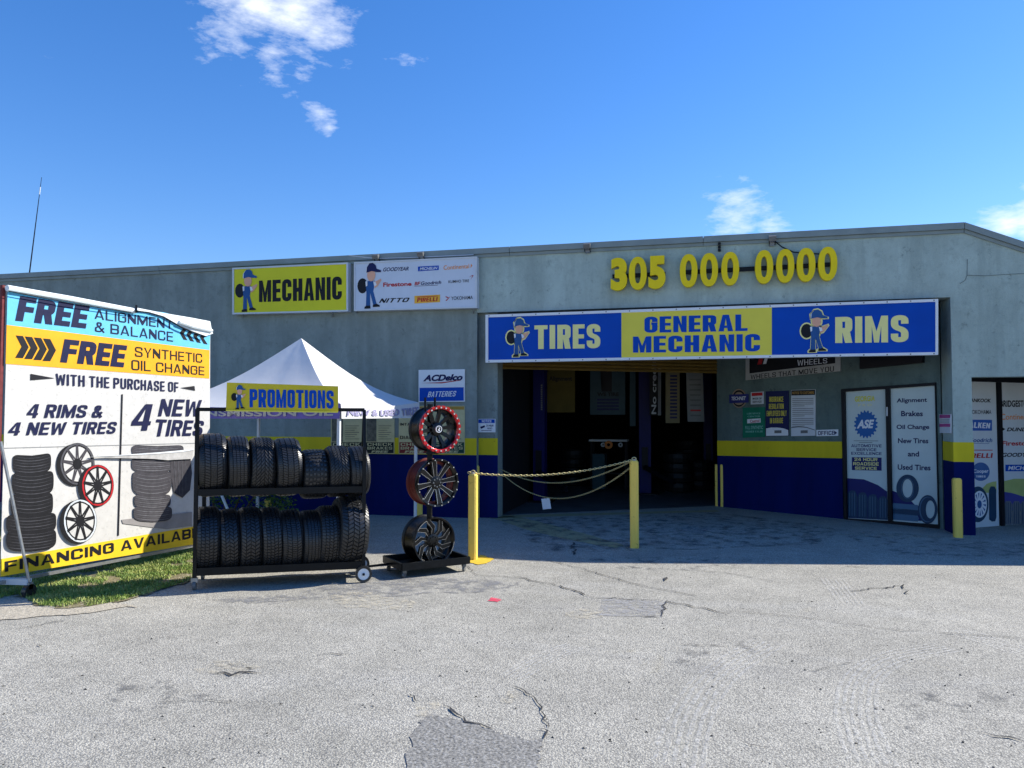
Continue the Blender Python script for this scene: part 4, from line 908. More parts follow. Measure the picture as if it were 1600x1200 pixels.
Q(RW, 1236.5, 610, 618, 1273.5, 609, 617, .023, M_ink, s); T(RW, 1238, 612, 616, 1272, 611.3, 615.4, .026, 'NOTICE TO CUSTOMERS', mat('print_gold', rgb(190, 150, 80), .5), s, .02)
for i in range(15): Q(RW, 1238, 622.5 + i * 2.9 + (i // 5) * 1.2, 623.4 + i * 2.9 + (i // 5) * 1.2, 1271 - (i % 5 == 4) * 14, 622 + i * 2.9 + (i // 5) * 1.2, 622.9 + i * 2.9 + (i // 5) * 1.2, .023, M_castor, s, 'fine_print')
flat(RW, [(1236.5, 668.6), (1248, 667.4), (1260, 668.2), (1273.5, 672.5), (1273.5, 671.6), (1260, 667.2), (1248, 666.4), (1236.5, 667.6)], .023, 'curve_line', M_ink, s); Q(RW, 1251, 672.5, 677, 1262, 672.2, 676.7, .023, M_castor, s, 'fine_print')
s = sign('office_arrow_sign', 'small white OFFICE sign with arrow left of the storefront', 'sign', RW, rect(1275.5, 671.8, 1309.5, 681.6, 670.8, 681), .02, M_white)
BT(RW, 1278, 673.6, 680, 1304, 673, 679.4, .023, 'OFFICE', M_navy, s, .7, .18, 0, .14); flat(RW, [(1303.5, 679.6), (1308, 676.2), (1303.5, 673)], .026, 'arrow', M_navy, s)

# flood lights and cables on the parapet
for i, (x, y, lab) in enumerate(((587, 401, 'small flood lamp on the parapet above the brands sign, left one'), (657, 397, 'small flood lamp on the parapet above the brands sign, right one'), (917, 384, 'small flood lamp on the parapet between brands sign and phone number'),
                                 (1207, 372, 'small flood lamp on the parapet with cable down to the last digits'))):
    c = FAC.hit(x, y, .12)
    s = thing('flood_lamp', lab, 'lamp', c + V((0, .1, 0)), 'flood lamps along the parapet')
    MB().obox(c, V((.05, 0, 0)), V((0, .03, .015)), V((0, -.012, .03))).build('lamp_head', M_castor, s)
    MB().tube([c + V((-.04, .02, -.02)), c + V((-.04, .08, -.08)), c + V((.04, .08, -.08)), c + V((.04, .02, -.02))], .008, 6).build('yoke', M_frame, s)
    MB().obox(c + V((0, .1, -.06)), V((.035, 0, 0)), V((0, .025, 0)), V((0, 0, .035))).build('junction_box', M_galv, s)
tag(MB().tube([FAC.hit(1211, 377, .05), FAC.hit(1222, 386, .05), FAC.hit(1240, 394, .05), FAC.hit(1282, 397, .05)], .009, 6).build('power_cable', M_frame), 'black power cable drooping from lamp to last yellow digits', 'cable')
tag(MB().tube([FAC.hit(545, 399, .05), FAC.hit(570, 402, .05), FAC.hit(590, 404, .05), FAC.hit(655, 402, .05), FAC.hit(740, 398, .05)], .008, 6).build('power_cable', M_wgrey), 'grey cable running along the parapet over the brands sign', 'cable')
s = thing('small_bracket', 'small dark bracket on the wall above the middle digits', 'bracket', FAC.hit(1124, 392, .0))
for j in range(3): MB().obox(FAC.hit(1124, 381 + j * 5, .03), V((.02, 0, 0)), V((0, .03, 0)), V((0, 0, .015))).build('clip', M_frame, s)
# antenna behind parapet
a0 = V((0, 0, 0)); AP = Plane((0, 2.0, 0), (1, 0, 0)); b0_ = AP.hit(42, 424); b1_ = AP.hit(65, 277); b0_.z = min(b0_.z, ZR - .1)
s = thing('whip_antenna', 'thin leaning whip antenna rising behind the left roof edge', 'antenna', b0_)
MB().tube([b0_, b0_.lerp(b1_, .5), b0_.lerp(b1_, .8), b1_], [.016, .012, .008, .005], 6).build('mast', M_frame, s)
MB().tube([b0_.lerp(b1_, .86), b0_.lerp(b1_, .92)], .010, 6).build('white_sleeve', M_white, s)
# thin crack lines on the gable
M_wc = mat('wall_crack', (.13, .16, .16, 1), .9)
def wcrack(pp):
    c = [FAC.hit(x, y, .003) for x, y in pp]; mb = MB()
    for i in range(len(c) - 1): mb.bar(c[i], c[i + 1], .003, .006)
    mb.build('wall_crack', M_wc, bld)
wcrack([(1511, 430), (1540, 431), (1575, 428.5), (1600, 427.5), (1680, 424)]); wcrack([(1511.5, 405), (1511, 430), (1508, 438), (1500, 443)])

# ================================================================== bollards and chains
GB = 'yellow steel bollards around the garage entrance'
def bollard(px, base, top, w, label, cap=True):
    p = gp(px, base); d = (p - CAM).dot(cf); h = (base - top) * d / FPX; r = w * d / FPX / 2 * .93
    p = p + V((0, r, 0))
    s = thing('bollard', label, 'bollard', p, GB)
    mb = MB(); bev = r * .35
    def rg_(rr, z, bv): return [p + V((x, y, z)) for x, y in ((-rr + bv, -rr), (rr - bv, -rr), (rr, -rr + bv), (rr, rr - bv), (rr - bv, rr), (-rr + bv, rr), (-rr, rr - bv), (-rr, -rr + bv))]
    rings = [rg_(r, -.02, bev), rg_(r, h - .02, bev), rg_(r * .75, h, bev * .7)]
    for i in range(2): mb.add(rings[i] + rings[i + 1], [(k, (k + 1) % 8, 8 + (k + 1) % 8, 8 + k) for k in range(8)])
    mb.add(rings[2], [tuple(range(8))]); mb.build('post', M_bol, s)
    if cap:
        rr = r * .5; mb = MB().lathe([(h - .005, rr), (h + .018, rr * .8), (h + .018, 0)], 12, 'Z', False); mb.v = [q + p for q in mb.v]; mb.build('cap', M_conc, s)
    return p, h, r
pL, hL, rL = bollard(737, 875.5, 741.5, 14.2, 'sunlit bollard beside the rim stand, holding one end of the chains')
pR, hR, rR = bollard(991, 857, 720.5, 14.2, 'bollard in the middle of the entrance with three chains tied on top')
bollard(743.5, 809.5, 728, 8.4, 'bollard against the blue pillar, just behind the sunlit one', False)
p7, h7, r7 = bollard(774.3, 807, 729.5, 5.6, 'bollard at the left edge of the garage opening', False)
bollard(1120, 791, 726, 5, 'left one of the pair at the inner corner of the recess', False)
bollard(1129, 792, 726, 6.4, 'right one of the pair at the inner corner of the recess', False)
bollard(1499, 840.5, 748, 13, 'bollard against the corner pier beside the office storefront', False)
bollard(653.5, 813, 783, 9.5, 'short bollard behind the middle rim near the blue wall', False)
bollard(416, 813, 780, 10, 'short bollard seen between the tyre shelves', False)
def chain(a, b, sag, label, pitch=.034, wr=.0042):
    s_n = 200; pts = []
    for i in range(s_n + 1):
        t = i / s_n; p = a.lerp(b, t); p.z -= sag * 4 * t * (1 - t); pts.append(p)
    L = [0]
    for i in range(s_n): L.append(L[-1] + (pts[i + 1] - pts[i]).length)
    mb = MB(); nn = int(L[-1] / pitch); j = 0
    for k in range(nn):
        d = (k + .5) * pitch
        while j < s_n - 1 and L[j + 1] < d: j += 1
        c = pts[j].lerp(pts[j + 1], (d - L[j]) / max(1e-6, L[j + 1] - L[j])); T_ = (pts[j + 1] - pts[j]).normalized()
        sd = T_.cross(V((0, 0, 1))).normalized(); up = sd.cross(T_)
        ax = sd if k % 2 else up
        ax = (ax + (up if k % 2 else sd) * .35).normalized()
        hl_ = pitch * .66; hw = pitch * .33
        lp = [c + T_ * math.cos(a_) * hl_ + ax * math.sin(a_) * hw for a_ in [i * math.pi / 4 for i in range(8)]]
        o = len(mb.v); nrm = T_.cross(ax).normalized()
        for i in range(8):
            rad = (lp[i] - c).normalized()
            for q in range(4):
                an = q * math.pi / 2; mb.v.append(lp[i] + (rad * math.cos(an) + nrm * math.sin(an)) * wr)
        for i in range(8):
            for q in range(4):
                i2 = (i + 1) % 8; q2 = (q + 1) % 4; mb.f.append((o + i * 4 + q, o + i2 * 4 + q, o + i2 * 4 + q2, o + i * 4 + q2))
    c0 = a.lerp(b, .5); return tag(mb.build('chain', M_chain, loc=c0), label, 'chain', 'chains across the entrance'), pts
tL = pL + V((0, 0, hL + .015)); tR = pR + V((0, 0, hR + .015)); t7 = p7 + V((0, 0, h7))
_, cA = chain(tL - V((.06, 0, 0)), tR, .10, 'topmost pale chain stretched between the two front bollards')
_, cB = chain(t7, tR + V((0, .03, -.005)), .27, 'middle thin chain running from pillar bollard to front bollard', .026, .003)
_, cC = chain(t7 + V((0, 0, -.02)), tR + V((0, .05, -.06)), .45, 'lowest sagging chain with a white tag hanging from it', .026, .003)
for p_, q_ in ((tL, 'iron loop on top of the sunlit bollard'), (tR, 'iron loop on top of the middle bollard')):
    mb = MB().lathe([(.006 * math.cos(a), .025 + .006 * math.sin(a)) for a in (0, 1.57, 3.14, 4.71)], 12, 'Y'); mb.v = [v + p_ for v in mb.v]; tag(mb.build('chain_loop', M_chain, loc=p_), q_, 'loop')
tp = min(cC, key=lambda p: abs((lambda q: 800 + FPX * (q - CAM).dot(cr) / (q - CAM).dot(cf))(p) - 853))
s = thing('hanging_tag', 'small white plastic tag hanging from the lowest chain', 'tag', tp)
MB().obox(tp + V((0, 0, -.09)), V((.06, .0, .008)), V((0, .003, 0)), V((-.012, 0, .075))).build('plate', M_white, s); MB().tube([tp + V((0, 0, .0)), tp + V((0, 0, -.03))], .004, 5).build('wire', M_frame, s)

# ================================================================== tyres
def tyre(name, R, Wd, pat, label, c, rotz, seed=0, tilt=0):
    rd = random.Random(seed)
    o = thing(name, label, 'tyre', c, 'tyres on the display rack', rot=(rd.uniform(0, .3), tilt, rotz))
    h = Wd / 2
    prof = [(-.34 * Wd, .60 * R), (-.42 * Wd, .615 * R), (-.49 * Wd, .70 * R), (-.525 * Wd, .78 * R), (-.52 * Wd, .86 * R), (-.475 * Wd, .915 * R), (-.41 * Wd, .950 * R), (-.2 * Wd, .970 * R), (.2 * Wd, .970 * R), (.41 * Wd, .950 * R), (.475 * Wd, .915 * R), (.52 * Wd, .86 * R), (.525 * Wd, .78 * R), (.49 * Wd, .70 * R), (.42 * Wd, .615 * R), (.34 * Wd, .60 * R), (.36 * Wd, .80 * R), (.3 * Wd, .93 * R), (-.3 * Wd, .93 * R), (-.36 * Wd, .80 * R)]
    me = MB().lathe(prof[::-1], 56, 'X').mesh('sidewall', M_rub2, smooth=True)
    def add(nm, me):
        q = bpy.data.objects.new(nm, me); COL.objects.link(q); q.parent = o; return q
    add('sidewall', me)
    mb = MB()
    def rr(w): a = abs(w) / (Wd * .5); return R * (1 - .016 * a ** 2 - .16 * max(0, a - .66) ** 1.4 * 2.0)
    def blk(w0, w1, t0, t1, sk=0.0, sh=0.0, sub=1):
        # w range, angular range, skew = angle shift from w0 to w1
        ins = .10
        vs = []
        for (lvl, f) in ((0, 0), (1, 1)):
            for (w, t) in ((w0, t0), (w1, t0 + sk), (w1, t1 + sk), (w0, t1)):
                wc, tc = (w0 + w1) / 2, (t0 + t1 + sk) / 2
                ww = w + (wc - w) * ins * f * .6; tt = t + ((t0 + t1) / 2 + sk * (w - w0) / (w1 - w0) - t) * ins * f
                r_ = rr(ww) if f else min(rr(w), R) - .0105 * R / .32
                vs.append((ww, r_ * math.cos(tt), r_ * math.sin(tt)))
        mb.add(vs, [(4, 5, 6, 7), (0, 1, 5, 4), (1, 2, 6, 5), (2, 3, 7, 6), (3, 0, 4, 7)])
    TP = 2 * math.pi
    if pat == 'rib':
        edges = [-.5, -.33, -.305, -.135, -.105, .105, .135, .305, .33, .5]
        for b in range(5):
            n_ = (84, 66, 96, 66, 84)[b]; w0 = edges[b * 2] * Wd; w1 = edges[b * 2 + 1] * Wd
            for i in range(n_): blk(w0, w1, TP * i / n_, TP * (i + (.68 if b in (0, 4) else .84)) / n_, (0, .05, .02, -.05, 0)[b])
    elif pat == 'straight':
        for b in range(6):
            w0 = (-.5 + b / 6 + .012) * Wd; w1 = (-.5 + (b + 1) / 6 - .012) * Wd; n_ = 90
            for i in range(n_): blk(w0, w1, TP * i / n_, TP * (i + (.72 if b in (0, 5) else .92)) / n_, .015)
    elif pat == 'vee':
        n_ = 46
        for i in range(n_):
            for sd in (-1, 1):
                for a, b_, g_ in ((.02, .15, .62), (.18, .33, .60), (.36, .5, .55)):
                    t0 = TP * (i + (0 if sd > 0 else .5)) / n_ + a * 1.0; blk(sd * a * Wd, sd * b_ * Wd, t0, t0 + TP * g_ / n_, (b_ - a) * 1.0) if sd > 0 else blk(-b_ * Wd, -a * Wd, t0 + (b_ - a), t0 + (b_ - a) + TP * g_ / n_, -(b_ - a) * 1.0)
    elif pat == 'knob':
        for b in range(7):
            n_ = 34; w0 = (-.5 + b / 7 + .02) * Wd; w1 = (-.5 + (b + 1) / 7 - .02) * Wd
            for i in range(n_): blk(w0, w1, TP * (i + .5 * (b % 2) * .3) / n_, TP * (i + .5 * (b % 2) * .3 + .54) / n_, 0)
    elif pat == 'zig':
        for b in range(5):
            n_ = (58, 52, 56, 52, 58)[b]; w0 = (-.5 + b / 5 + .012) * Wd; w1 = (-.5 + (b + 1) / 5 - .012) * Wd; sg = (1, -1, 1, -1, 1)[b]
            for i in range(n_): blk(w0, w1, TP * (i + .5 * (b % 2)) / n_, TP * (i + .5 * (b % 2) + .74) / n_, sg * .07)
    elif pat == 'line':
        for (a, b_) in ((-.5, -.36), (-.34, -.20), (-.16, -.02), (.02, .16), (.20, .34), (.36, .5)):
            n_ = 64
            for i in range(n_): blk(a * Wd, b_ * Wd, TP * i / n_, TP * (i + .78) / n_, .03 if a < 0 else -.03)
    add('tread', mb.mesh('tread', M_rub))
    return o
# rack placement
fl = gp(301, 922); fr_ = gp(571, 909); RD = (fr_ - fl); RD.z = 0; RLEN = RD.length; RD.normalize(); RB = V((-RD.y, RD.x, 0))   # RB points to the back
ra = math.atan2(RD.y, RD.x)
RP = Plane(fl, RD)
if RP.n.dot(CAM - fl) < 0: RP.n = -RP.n
rack = thing('tyre_display_rack', 'black steel two tier rolling rack filled with tyres', 'rack', fl + RD * RLEN / 2 + RB * .25)
def RPp(x, y, back=0.0): return RP.hit(x, y, -back)
DEP = .46
zb = RPp(435, 888).z; zt = RPp(440, 767).z; ztop = RPp(440, 640).z
rl = fl + RD * .015; rr_ = RPp(569, 760); rr_.z = 0
def P3(base, b, z): return V((base.x, base.y, 0)) + RB * b + V((0, 0, z))
MB().bar(P3(rl, 0, .1), P3(rl, 0, ztop), .034, .034, RB).build('front_post', M_black, rack)
MB().bar(P3(rr_, 0, .12), P3(rr_, 0, ztop - .36), .034, .034, RB).build('front_post', M_black, rack)
MB().bar(P3(rl, DEP, .1), P3(rl, DEP, 1.22), .034, .034, RB).build('rear_post', M_black, rack)
MB().bar(P3(rr_, DEP, .12), P3(rr_, DEP, ztop - .36), .034, .034, RB).build('rear_post', M_black, rack)
ap = P3(rr_, DEP / 2, ztop)
tl = P3(rl, 0, ztop)
MB().bar(P3(rr_, 0, ztop - .37), P3(rr_, .10, ztop - .01), .03, .03, RD).build('handle_leg', M_black, rack)
MB().bar(P3(rr_, DEP, ztop - .37), P3(rr_, .13, ztop - .01), .03, .03, RD).build('handle_leg', M_black, rack)
MB().bar(tl - RD * .01, P3(rr_, .11, ztop + .0), .034, .034).build('top_bar', M_black, rack)
MB().bar(P3(rl, 0, 1.0), P3(rl, DEP, 1.22), .03, .03, RD).build('side_brace', M_black, rack)
for z, hh in ((zt, .06), (zb, .07)):
    for b in (0.0, DEP): MB().bar(P3(rl, b, z) + RD * .02, P3(rr_, b, z) - RD * .02, .03, hh, V((0, 0, 1))).build('shelf_rail', M_black, rack)
    for e in (rl, rr_): MB().bar(P3(e, .02, z), P3(e, DEP - .02, z), .03, hh).build('shelf_end', M_black, rack)
for e, b in ((rl, 0), (rl, DEP)):
    c = P3(e, b, .045)
    MB().bar(P3(e, b, .07), P3(e, b, .11), .04, .06, RD).build('castor_fork', M_galv, rack)
    mb = MB().lathe([(-.014, 0), (-.014, .042), (.014, .042), (.014, 0)], 16, 'X', False); mb.v = [Matrix.Rotation(ra, 3, 'Z') @ v + P3(e, b, .042) for v in mb.v]; mb.build('castor', M_castor, rack)
for b in (-.03, DEP + .03):
    c = P3(rr_, b, .082)
    rot = Matrix.Rotation(ra, 3, 'Z')
    for nm, prof, m in (('wheel_tyre', [(-.02, .055), (-.022, .078), (.022, .078), (.02, .055)], M_rub), ('wheel_disc', [(-.018, 0), (-.020, .018), (-.014, .022), (-.016, .056), (.016, .056), (.016, 0)], M_white)):
        mb = MB().lathe(prof, 28, 'Y', nm == 'wheel_tyre'); mb.v = [rot @ v + c for v in mb.v]; mb.build(nm, m, rack)
    mb = MB().lathe([(-.03, 0), (-.03, .012), (.03, .012), (.03, 0)], 12, 'Y', False); mb.v = [rot @ v + c for v in mb.v]; mb.build('wheel_nut', M_ink, rack)
# tyres on shelves
CB = DEP / 2
up = [(331, 44, 677, 'rib', 'straight grooved tyre at the left end of the top shelf'), (371, 34, 681, 'straight', 'narrow finely ribbed tyre second on the top shelf'), (408, 38, 683, 'vee', 'arrow pattern directional tyre on the top shelf'), (447.5, 40, 684, 'rib', 'grey shouldered ribbed tyre in the middle of the top shelf'),
      (490, 42, 702, 'knob', 'knobbly off-road tyre on the top shelf'), (526, 36, 696, 'vee', 'directional tyre with worn chevrons right of the knobbly one'), (556, 32, 697, 'rib', 'tyre at the right end of the top shelf under the handle')]
lo = [(324, 37, 791, 'line', 'grooved tyre at the left end of the bottom shelf'), (358, 32, 795, 'zig', 'block pattern tyre second on the bottom shelf'), (390, 36, 792, 'zig', 'wide shouldered block tyre third on the bottom shelf'), (422, 33, 792, 'line', 'double lined tyre fourth on the bottom shelf'),
      (453, 36, 796, 'rib', 'plain dark tyre in the middle of the bottom shelf'), (484, 33, 797, 'straight', 'slick looking tyre with fine grooves on the bottom shelf'), (511, 36, 790, 'line', 'tall narrow tyre next to the big one on the bottom shelf'), (544, 46, 775, 'zig', 'biggest tyre leaning at the right end of the bottom shelf')]
for k, (row, zr) in enumerate(((up, zt), (lo, zb))):
    for i, (x, w, y, pat, lab) in enumerate(row):
        top = RPp(x, y, CB); R_ = 0
        # tyre sits between rails: rail inner half gap g; bottom = such that it touches both rails
        g = CB - .015
        zrail = zr + .03
        # top.z = zc + R ; zc = zrail + sqrt(R^2-g^2)
        H = top.z - zrail; R_ = (H * H + g * g) / (2 * H)
        zc = top.z - R_
        d = (top - CAM).dot(cf); Wd = w * d / FPX * .90
        c = V((top.x, top.y, zc))
        tyre('tyre', R_, Wd, pat, lab, c, ra + math.radians(13), i + 10 * k, tilt=(.06 if (k == 1 and i == 7) else random.uniform(-.045, .045)))
# promotions sign on rack
s = sign('promotions_sign', 'bent yellow PROMOTIONS sign fixed to the top bar of the tyre rack', 'sign', RP, [(353, 641), (528.5, 643.6), (528.5, 603.4), (354.5, 597.6)], .045, mat('promo_yellow', rgb(206, 186, 44), .35, var=.1), n0=.024)
BT(RP, 390, 608, 636.3, 521.4, 610.2, 638.6, .048, 'PROMOTIONS', M_sblue, s, .44, .185); worker(RP, 361, 601, 384, 639.5, .047, s)
MB().bar(RPp(353, 641.5, -.05), RPp(528, 644, -.05), .012, .012).build('lower_lip', M_syel, s)

# ================================================================== rims on stand
rb = gp(672, 893); STR = math.radians(22)   # stand facing
sdx = V((math.cos(ra * .2), math.sin(ra * .2), 0))
q0 = gp(628, 905); q1 = gp(733, 893); SX = (q1 - q0); SX.z = 0; sw = SX.length; SX.normalize(); SY = V((-SX.y, SX.x, 0)); sd_ = .50
stand = thing('rim_display_stand', 'black rolling stand with pole holding three stacked alloy rims', 'stand', q0 + SX * sw / 2 + SY * sd_ / 2)
zt0, zt1 = .075, .135
def SP(a, b, z): return V((q0.x, q0.y, 0)) + SX * a + SY * b + V((0, 0, z))
MB().obox(SP(sw / 2, sd_ / 2, zt0 + .01), SX * sw / 2 * .98, SY * sd_ / 2 * .98, V((0, 0, .008))).build('tray', M_black, stand)
for a, b in (((0, 0), (sw, 0)), ((0, sd_), (sw, sd_)), ((0, 0), (0, sd_)), ((sw, 0), (sw, sd_))):
    MB().bar(SP(*a, (zt0 + zt1) / 2 + .01), SP(*b, (zt0 + zt1) / 2 + .01), .024, zt1 - zt0 + .01).build('tray_edge', M_black, stand)
for a in (.04, sw - .04):
    for b in (.04, sd_ - .04):
        MB().obox(SP(a, b, .062), SX * .018, SY * .018, V((0, 0, .014))).build('castor_fork', M_castor, stand)
        mb = MB().lathe([(-.012, 0), (-.012, .028), (.012, .028), (.012, 0)], 14, 'X', False); mb.v = [v + SP(a, b, .028) for v in mb.v]; mb.build('castor', M_castor, stand)
MB().bar(SP(0, sd_ * .6, .10), SP(-.28, sd_ * .55, .10), .02, .02).build('pull_bar', M_black, stand)
view = math.atan2(cf.y, cf.x)
# rim face plane: centers via px at depth
DF = (gp(672, 893) - CAM).dot(cf) + .02
def atdepth(x, y, D_): d = cf * FPX + cr * (x - 800) - cu * (y - 600); return CAM + d * (D_ / FPX)
FA = math.radians(30)     # face normal rotated to the right of the line towards camera
hz = V((cf.x, cf.y, 0)).normalized(); rt = V((hz.y, -hz.x, 0))
to_cam = -(hz * math.cos(math.radians(6)) - rt * math.sin(math.radians(6)))
NRM = Matrix.Rotation(FA, 3, 'Z') @ V((to_cam.x, to_cam.y, 0)); NRM.normalize()
rimrot = math.atan2(NRM.y, NRM.x) + math.pi / 2      # local -Y -> NRM
def rimloc(o_, v): return v
def rim(x, y, R, Wd, kind, label):
    c = atdepth(x, y, DF)
    o = thing('alloy_rim', label, 'rim', c, 'alloy rims on the display stand', rot=(0, 0, rimrot))
    def add(nm, mb, m, par=o, smooth=False, stuff=False):
        q = bpy.data.objects.new(nm, mb.mesh(nm, m, smooth=smooth)); COL.objects.link(q); q.parent = par
        if smooth: q.modifiers.new('e', 'EDGE_SPLIT').split_angle = math.radians(35)
        if stuff: q['kind'] = 'stuff'
        return q
    barm = M_redp if kind == 'mill' else M_gloss
    prof = [(.005, R), (.0, R * .985), (.004, R * .93), (.05, R * .90), (.07, R * .80), (.12, R * .78), (Wd - .07, R * .86), (Wd - .03, R * .90), (Wd - .01, R * .97), (Wd, R * .98), (Wd + .004, R * 1.0), (Wd - .012, R * 1.0), (Wd - .02, R * .93), (Wd - .06, R * .90), (.14, R * .84), (.085, R * .85), (.06, R * .93), (.03, R * .94), (.02, R)]
    if kind == 'mill':
        add('barrel', MB().lathe([(w_, r_) for w_, r_ in prof if w_ > .055 or r_ > 5], 64, 'Y'), barm, smooth=True)
        add('outer_lip', MB().lathe([(.012, R * 1.0), (.0, R * .985), (.004, R * .92), (.05, R * .895), (.08, R * .86), (.10, R * .90), (.05, R * .96), (.04, R * 1.0)], 64, 'Y'), M_gloss, smooth=True)
    else: add('barrel', MB().lathe(prof, 64, 'Y'), barm, smooth=True)
    ns_ = {'lock': 10, 'mill': 8, 'swirl': 9}[kind]
    for i in range(ns_):
        a = 2 * math.pi * (i + .2) / ns_; mb = MB(); ml = MB()
        r1, r2 = R * .22, R * .90
        def pt(r_, t, y_): return (r_ * math.cos(a + t), y_, r_ * math.sin(a + t))
        if kind == 'swirl':
            outl = [(r1, -.30), (r1, .28), (R * .5, .10), (r2, .40), (R * .90, .22), (R * .62, -.14), (R * .45, -.16)]
            yy = lambda r_: .055 - .02 * (r_ / R)
        elif kind == 'mill':
            outl = [(r1, -.36), (r1, .36), (R * .42, .18), (r2, .125), (r2, -.125), (R * .42, -.18)]; yy = lambda r_: .05 - .025 * (r_ / R)
        else:
            outl = [(r1, -.26), (r1, .26), (R * .5, .15), (R * .72, .10), (r2, .17), (r2, .03), (R * .75, 0), (r2, -.03), (r2, -.17), (R * .72, -.10), (R * .5, -.15)]; yy = lambda r_: .075 - .035 * (r_ / R)
        vs = [pt(r_, t, yy(r_)) for r_, t in outl]; vb = [pt(r_, t, yy(r_) + .035) for r_, t in outl]; k_ = len(outl)
        mb.add(vs + vb, [tuple(range(k_)), tuple(range(k_, 2 * k_))[::-1]] + [(j, k_ + j, k_ + (j + 1) % k_, (j + 1) % k_) for j in range(k_)])
        sp = add('spoke', mb, M_gloss)
        if kind in ('mill', 'swirl'):
            prs = ((1, 2), (2, 3), (4, 5), (5, 0)) if kind == 'mill' else ((1, 2), (2, 3), (4, 5), (5, 6))
            for (u_, v_) in prs:
                A = V(vs[u_]); B = V(vs[v_]); ml.bar(A + V((0, -.002, 0)), B + V((0, -.002, 0)), (.003 if kind == 'mill' else .0024), .002, V((0, 1, 0)))
            add('milled_edge', ml, M_mill, sp)
    add('hub', MB().lathe([(.03, 0), (.03, R * .14), (.040, R * .28), (.09, R * .30), (.09, 0)], 32, 'Y', False), M_gloss, smooth=True)
    capm = M_white if kind == 'lock' else M_frame
    if kind == 'lock':
        add('cap_ring', MB().lathe([(.012, R * .125), (.012, R * .155), (.03, R * .155), (.03, R * .125)], 28, 'Y'), M_white)
        add('cap_badge', MB().add([(-.006, .012, -.02), (.012, .012, -.022), (.004, .012, 0), (.016, .012, .004), (-.004, .012, .024), (-.001, .012, .004), (-.014, .012, .0)], [(0, 1, 2, 6), (2, 3, 4, 5)]), M_white)
        add('centre_cap', MB().lathe([(.02, 0), (.016, R * .12), (.035, R * .16)], 28, 'Y', False), M_gloss, smooth=True)
        add('lock_ring', MB().lathe([(-.014, R * .89), (-.018, R * .915), (-.018, R * 1.0), (-.012, R * 1.02), (.006, R * 1.02), (.006, R * .89)], 64, 'Y'), M_redm, smooth=True)
        bm_ = MB()
        for i in range(24):
            a = 2 * math.pi * i / 24; c2 = V((R * .95 * math.cos(a), -.026, R * .95 * math.sin(a))); tv = V((-math.sin(a), 0, math.cos(a))); rv = V((math.cos(a), 0, math.sin(a)))
            bo = MB().obox(c2, tv * .008, V((0, .007, 0)), rv * .007); add('lock_bolt', bo, M_mill)
            mb = MB().obox(V((R * 1.0 * math.cos(a + .13), -.012, R * 1.0 * math.sin(a + .13))), Matrix.Rotation(0, 3, 'Y') @ V((-math.sin(a + .13), 0, math.cos(a + .13))) * .016, V((0, .012, 0)), V((math.cos(a + .13), 0, math.sin(a + .13))) * .01); add('ring_tooth', mb, M_redm)
    else:
        for i in range(8):
            a = 2 * math.pi * i / 8; mb = MB().lathe([(.022, 0), (.022, .008), (.045, .010)], 8, 'Y', False); mb.v = [v + V((R * .17 * math.cos(a), 0, R * .17 * math.sin(a))) for v in mb.v]; add('lug_nut', mb, M_gloss if kind == 'swirl' else M_castor)
        nb = 18 if kind == 'mill' else 0
        for i in range(nb):
            a = 2 * math.pi * i / nb; add('rivet', MB().obox(V((R * .955 * math.cos(a), -.001, R * .955 * math.sin(a))), V((.006, 0, 0)), V((0, .004, 0)), V((0, 0, .006))), M_mill)
        if kind == 'swirl':
            for a0_, a1_ in ((2.0, 2.6), (-.7, -.1)):
                ml = MB(); k_ = 10
                for j in range(k_):
                    a = a0_ + (a1_ - a0_) * j / k_; b_ = a0_ + (a1_ - a0_) * (j + .6) / k_
                    ml.bar(V((R * .955 * math.cos(a), .0, R * .955 * math.sin(a))), V((R * .955 * math.cos(b_), .0, R * .955 * math.sin(b_))), .007, .004, V((0, 1, 0)))
                add('milled_edge', ml, M_mill)
    return o
kpx = DF / FPX
rim(687, 670.6, 35.5 * kpx, .235, 'lock', 'topmost black rim with red toothed lock ring and white hub logo')
rim(685, 754.5, 37.5 * kpx, .235, 'mill', 'middle black rim with silver edged spokes and red inner barrel')
rim(679.5, 845.5, 37.2 * kpx, .26, 'swirl', 'bottom black rim with thin swirling silver edged spokes')
ctr = atdepth(682, 760, DF) - NRM * .14
pc = V((ctr.x, ctr.y, 0)); ptop = atdepth(676, 625, DF).z
MB().bar(pc + V((0, 0, .08)), pc + V((0, 0, ptop - .04)), .045, .045, V((0, 1, 0))).build('pole', M_black, stand)
for dx in (-.055, .055): MB().bar(pc + SX * dx + V((0, 0, ptop - .10)), pc + SX * dx + V((0, 0, ptop + .045 - abs(dx) * .3)), .018, .018, V((0, 1, 0))).build('prong', M_black, stand)
for yy in (705, 787):
    z_ = atdepth(682, yy + 3, DF).z; MB().obox(pc + V((0, 0, z_)) + NRM * .05, V((.05, 0, 0)), V((0, .05, 0)), V((0, 0, .012))).build('hook_plate', M_black, stand)

# ================================================================== tent
def depthpt(x, y, D_): return atdepth(x, y, D_)
tx1 = -5.05 * 1; 
# corner posts positioned on the ground plan; tent is square to the facade
def WP(px, Dz): p = atdepth(px, 640, Dz); return V((p.x, p.y, 0))
F = WP(532, 8.75); 
Rr = V((F.x + .02, F.y + 2.35, 0))
def pxx(p): return 800 + FPX * (p - CAM).dot(cr) / (p - CAM).dot(cf)
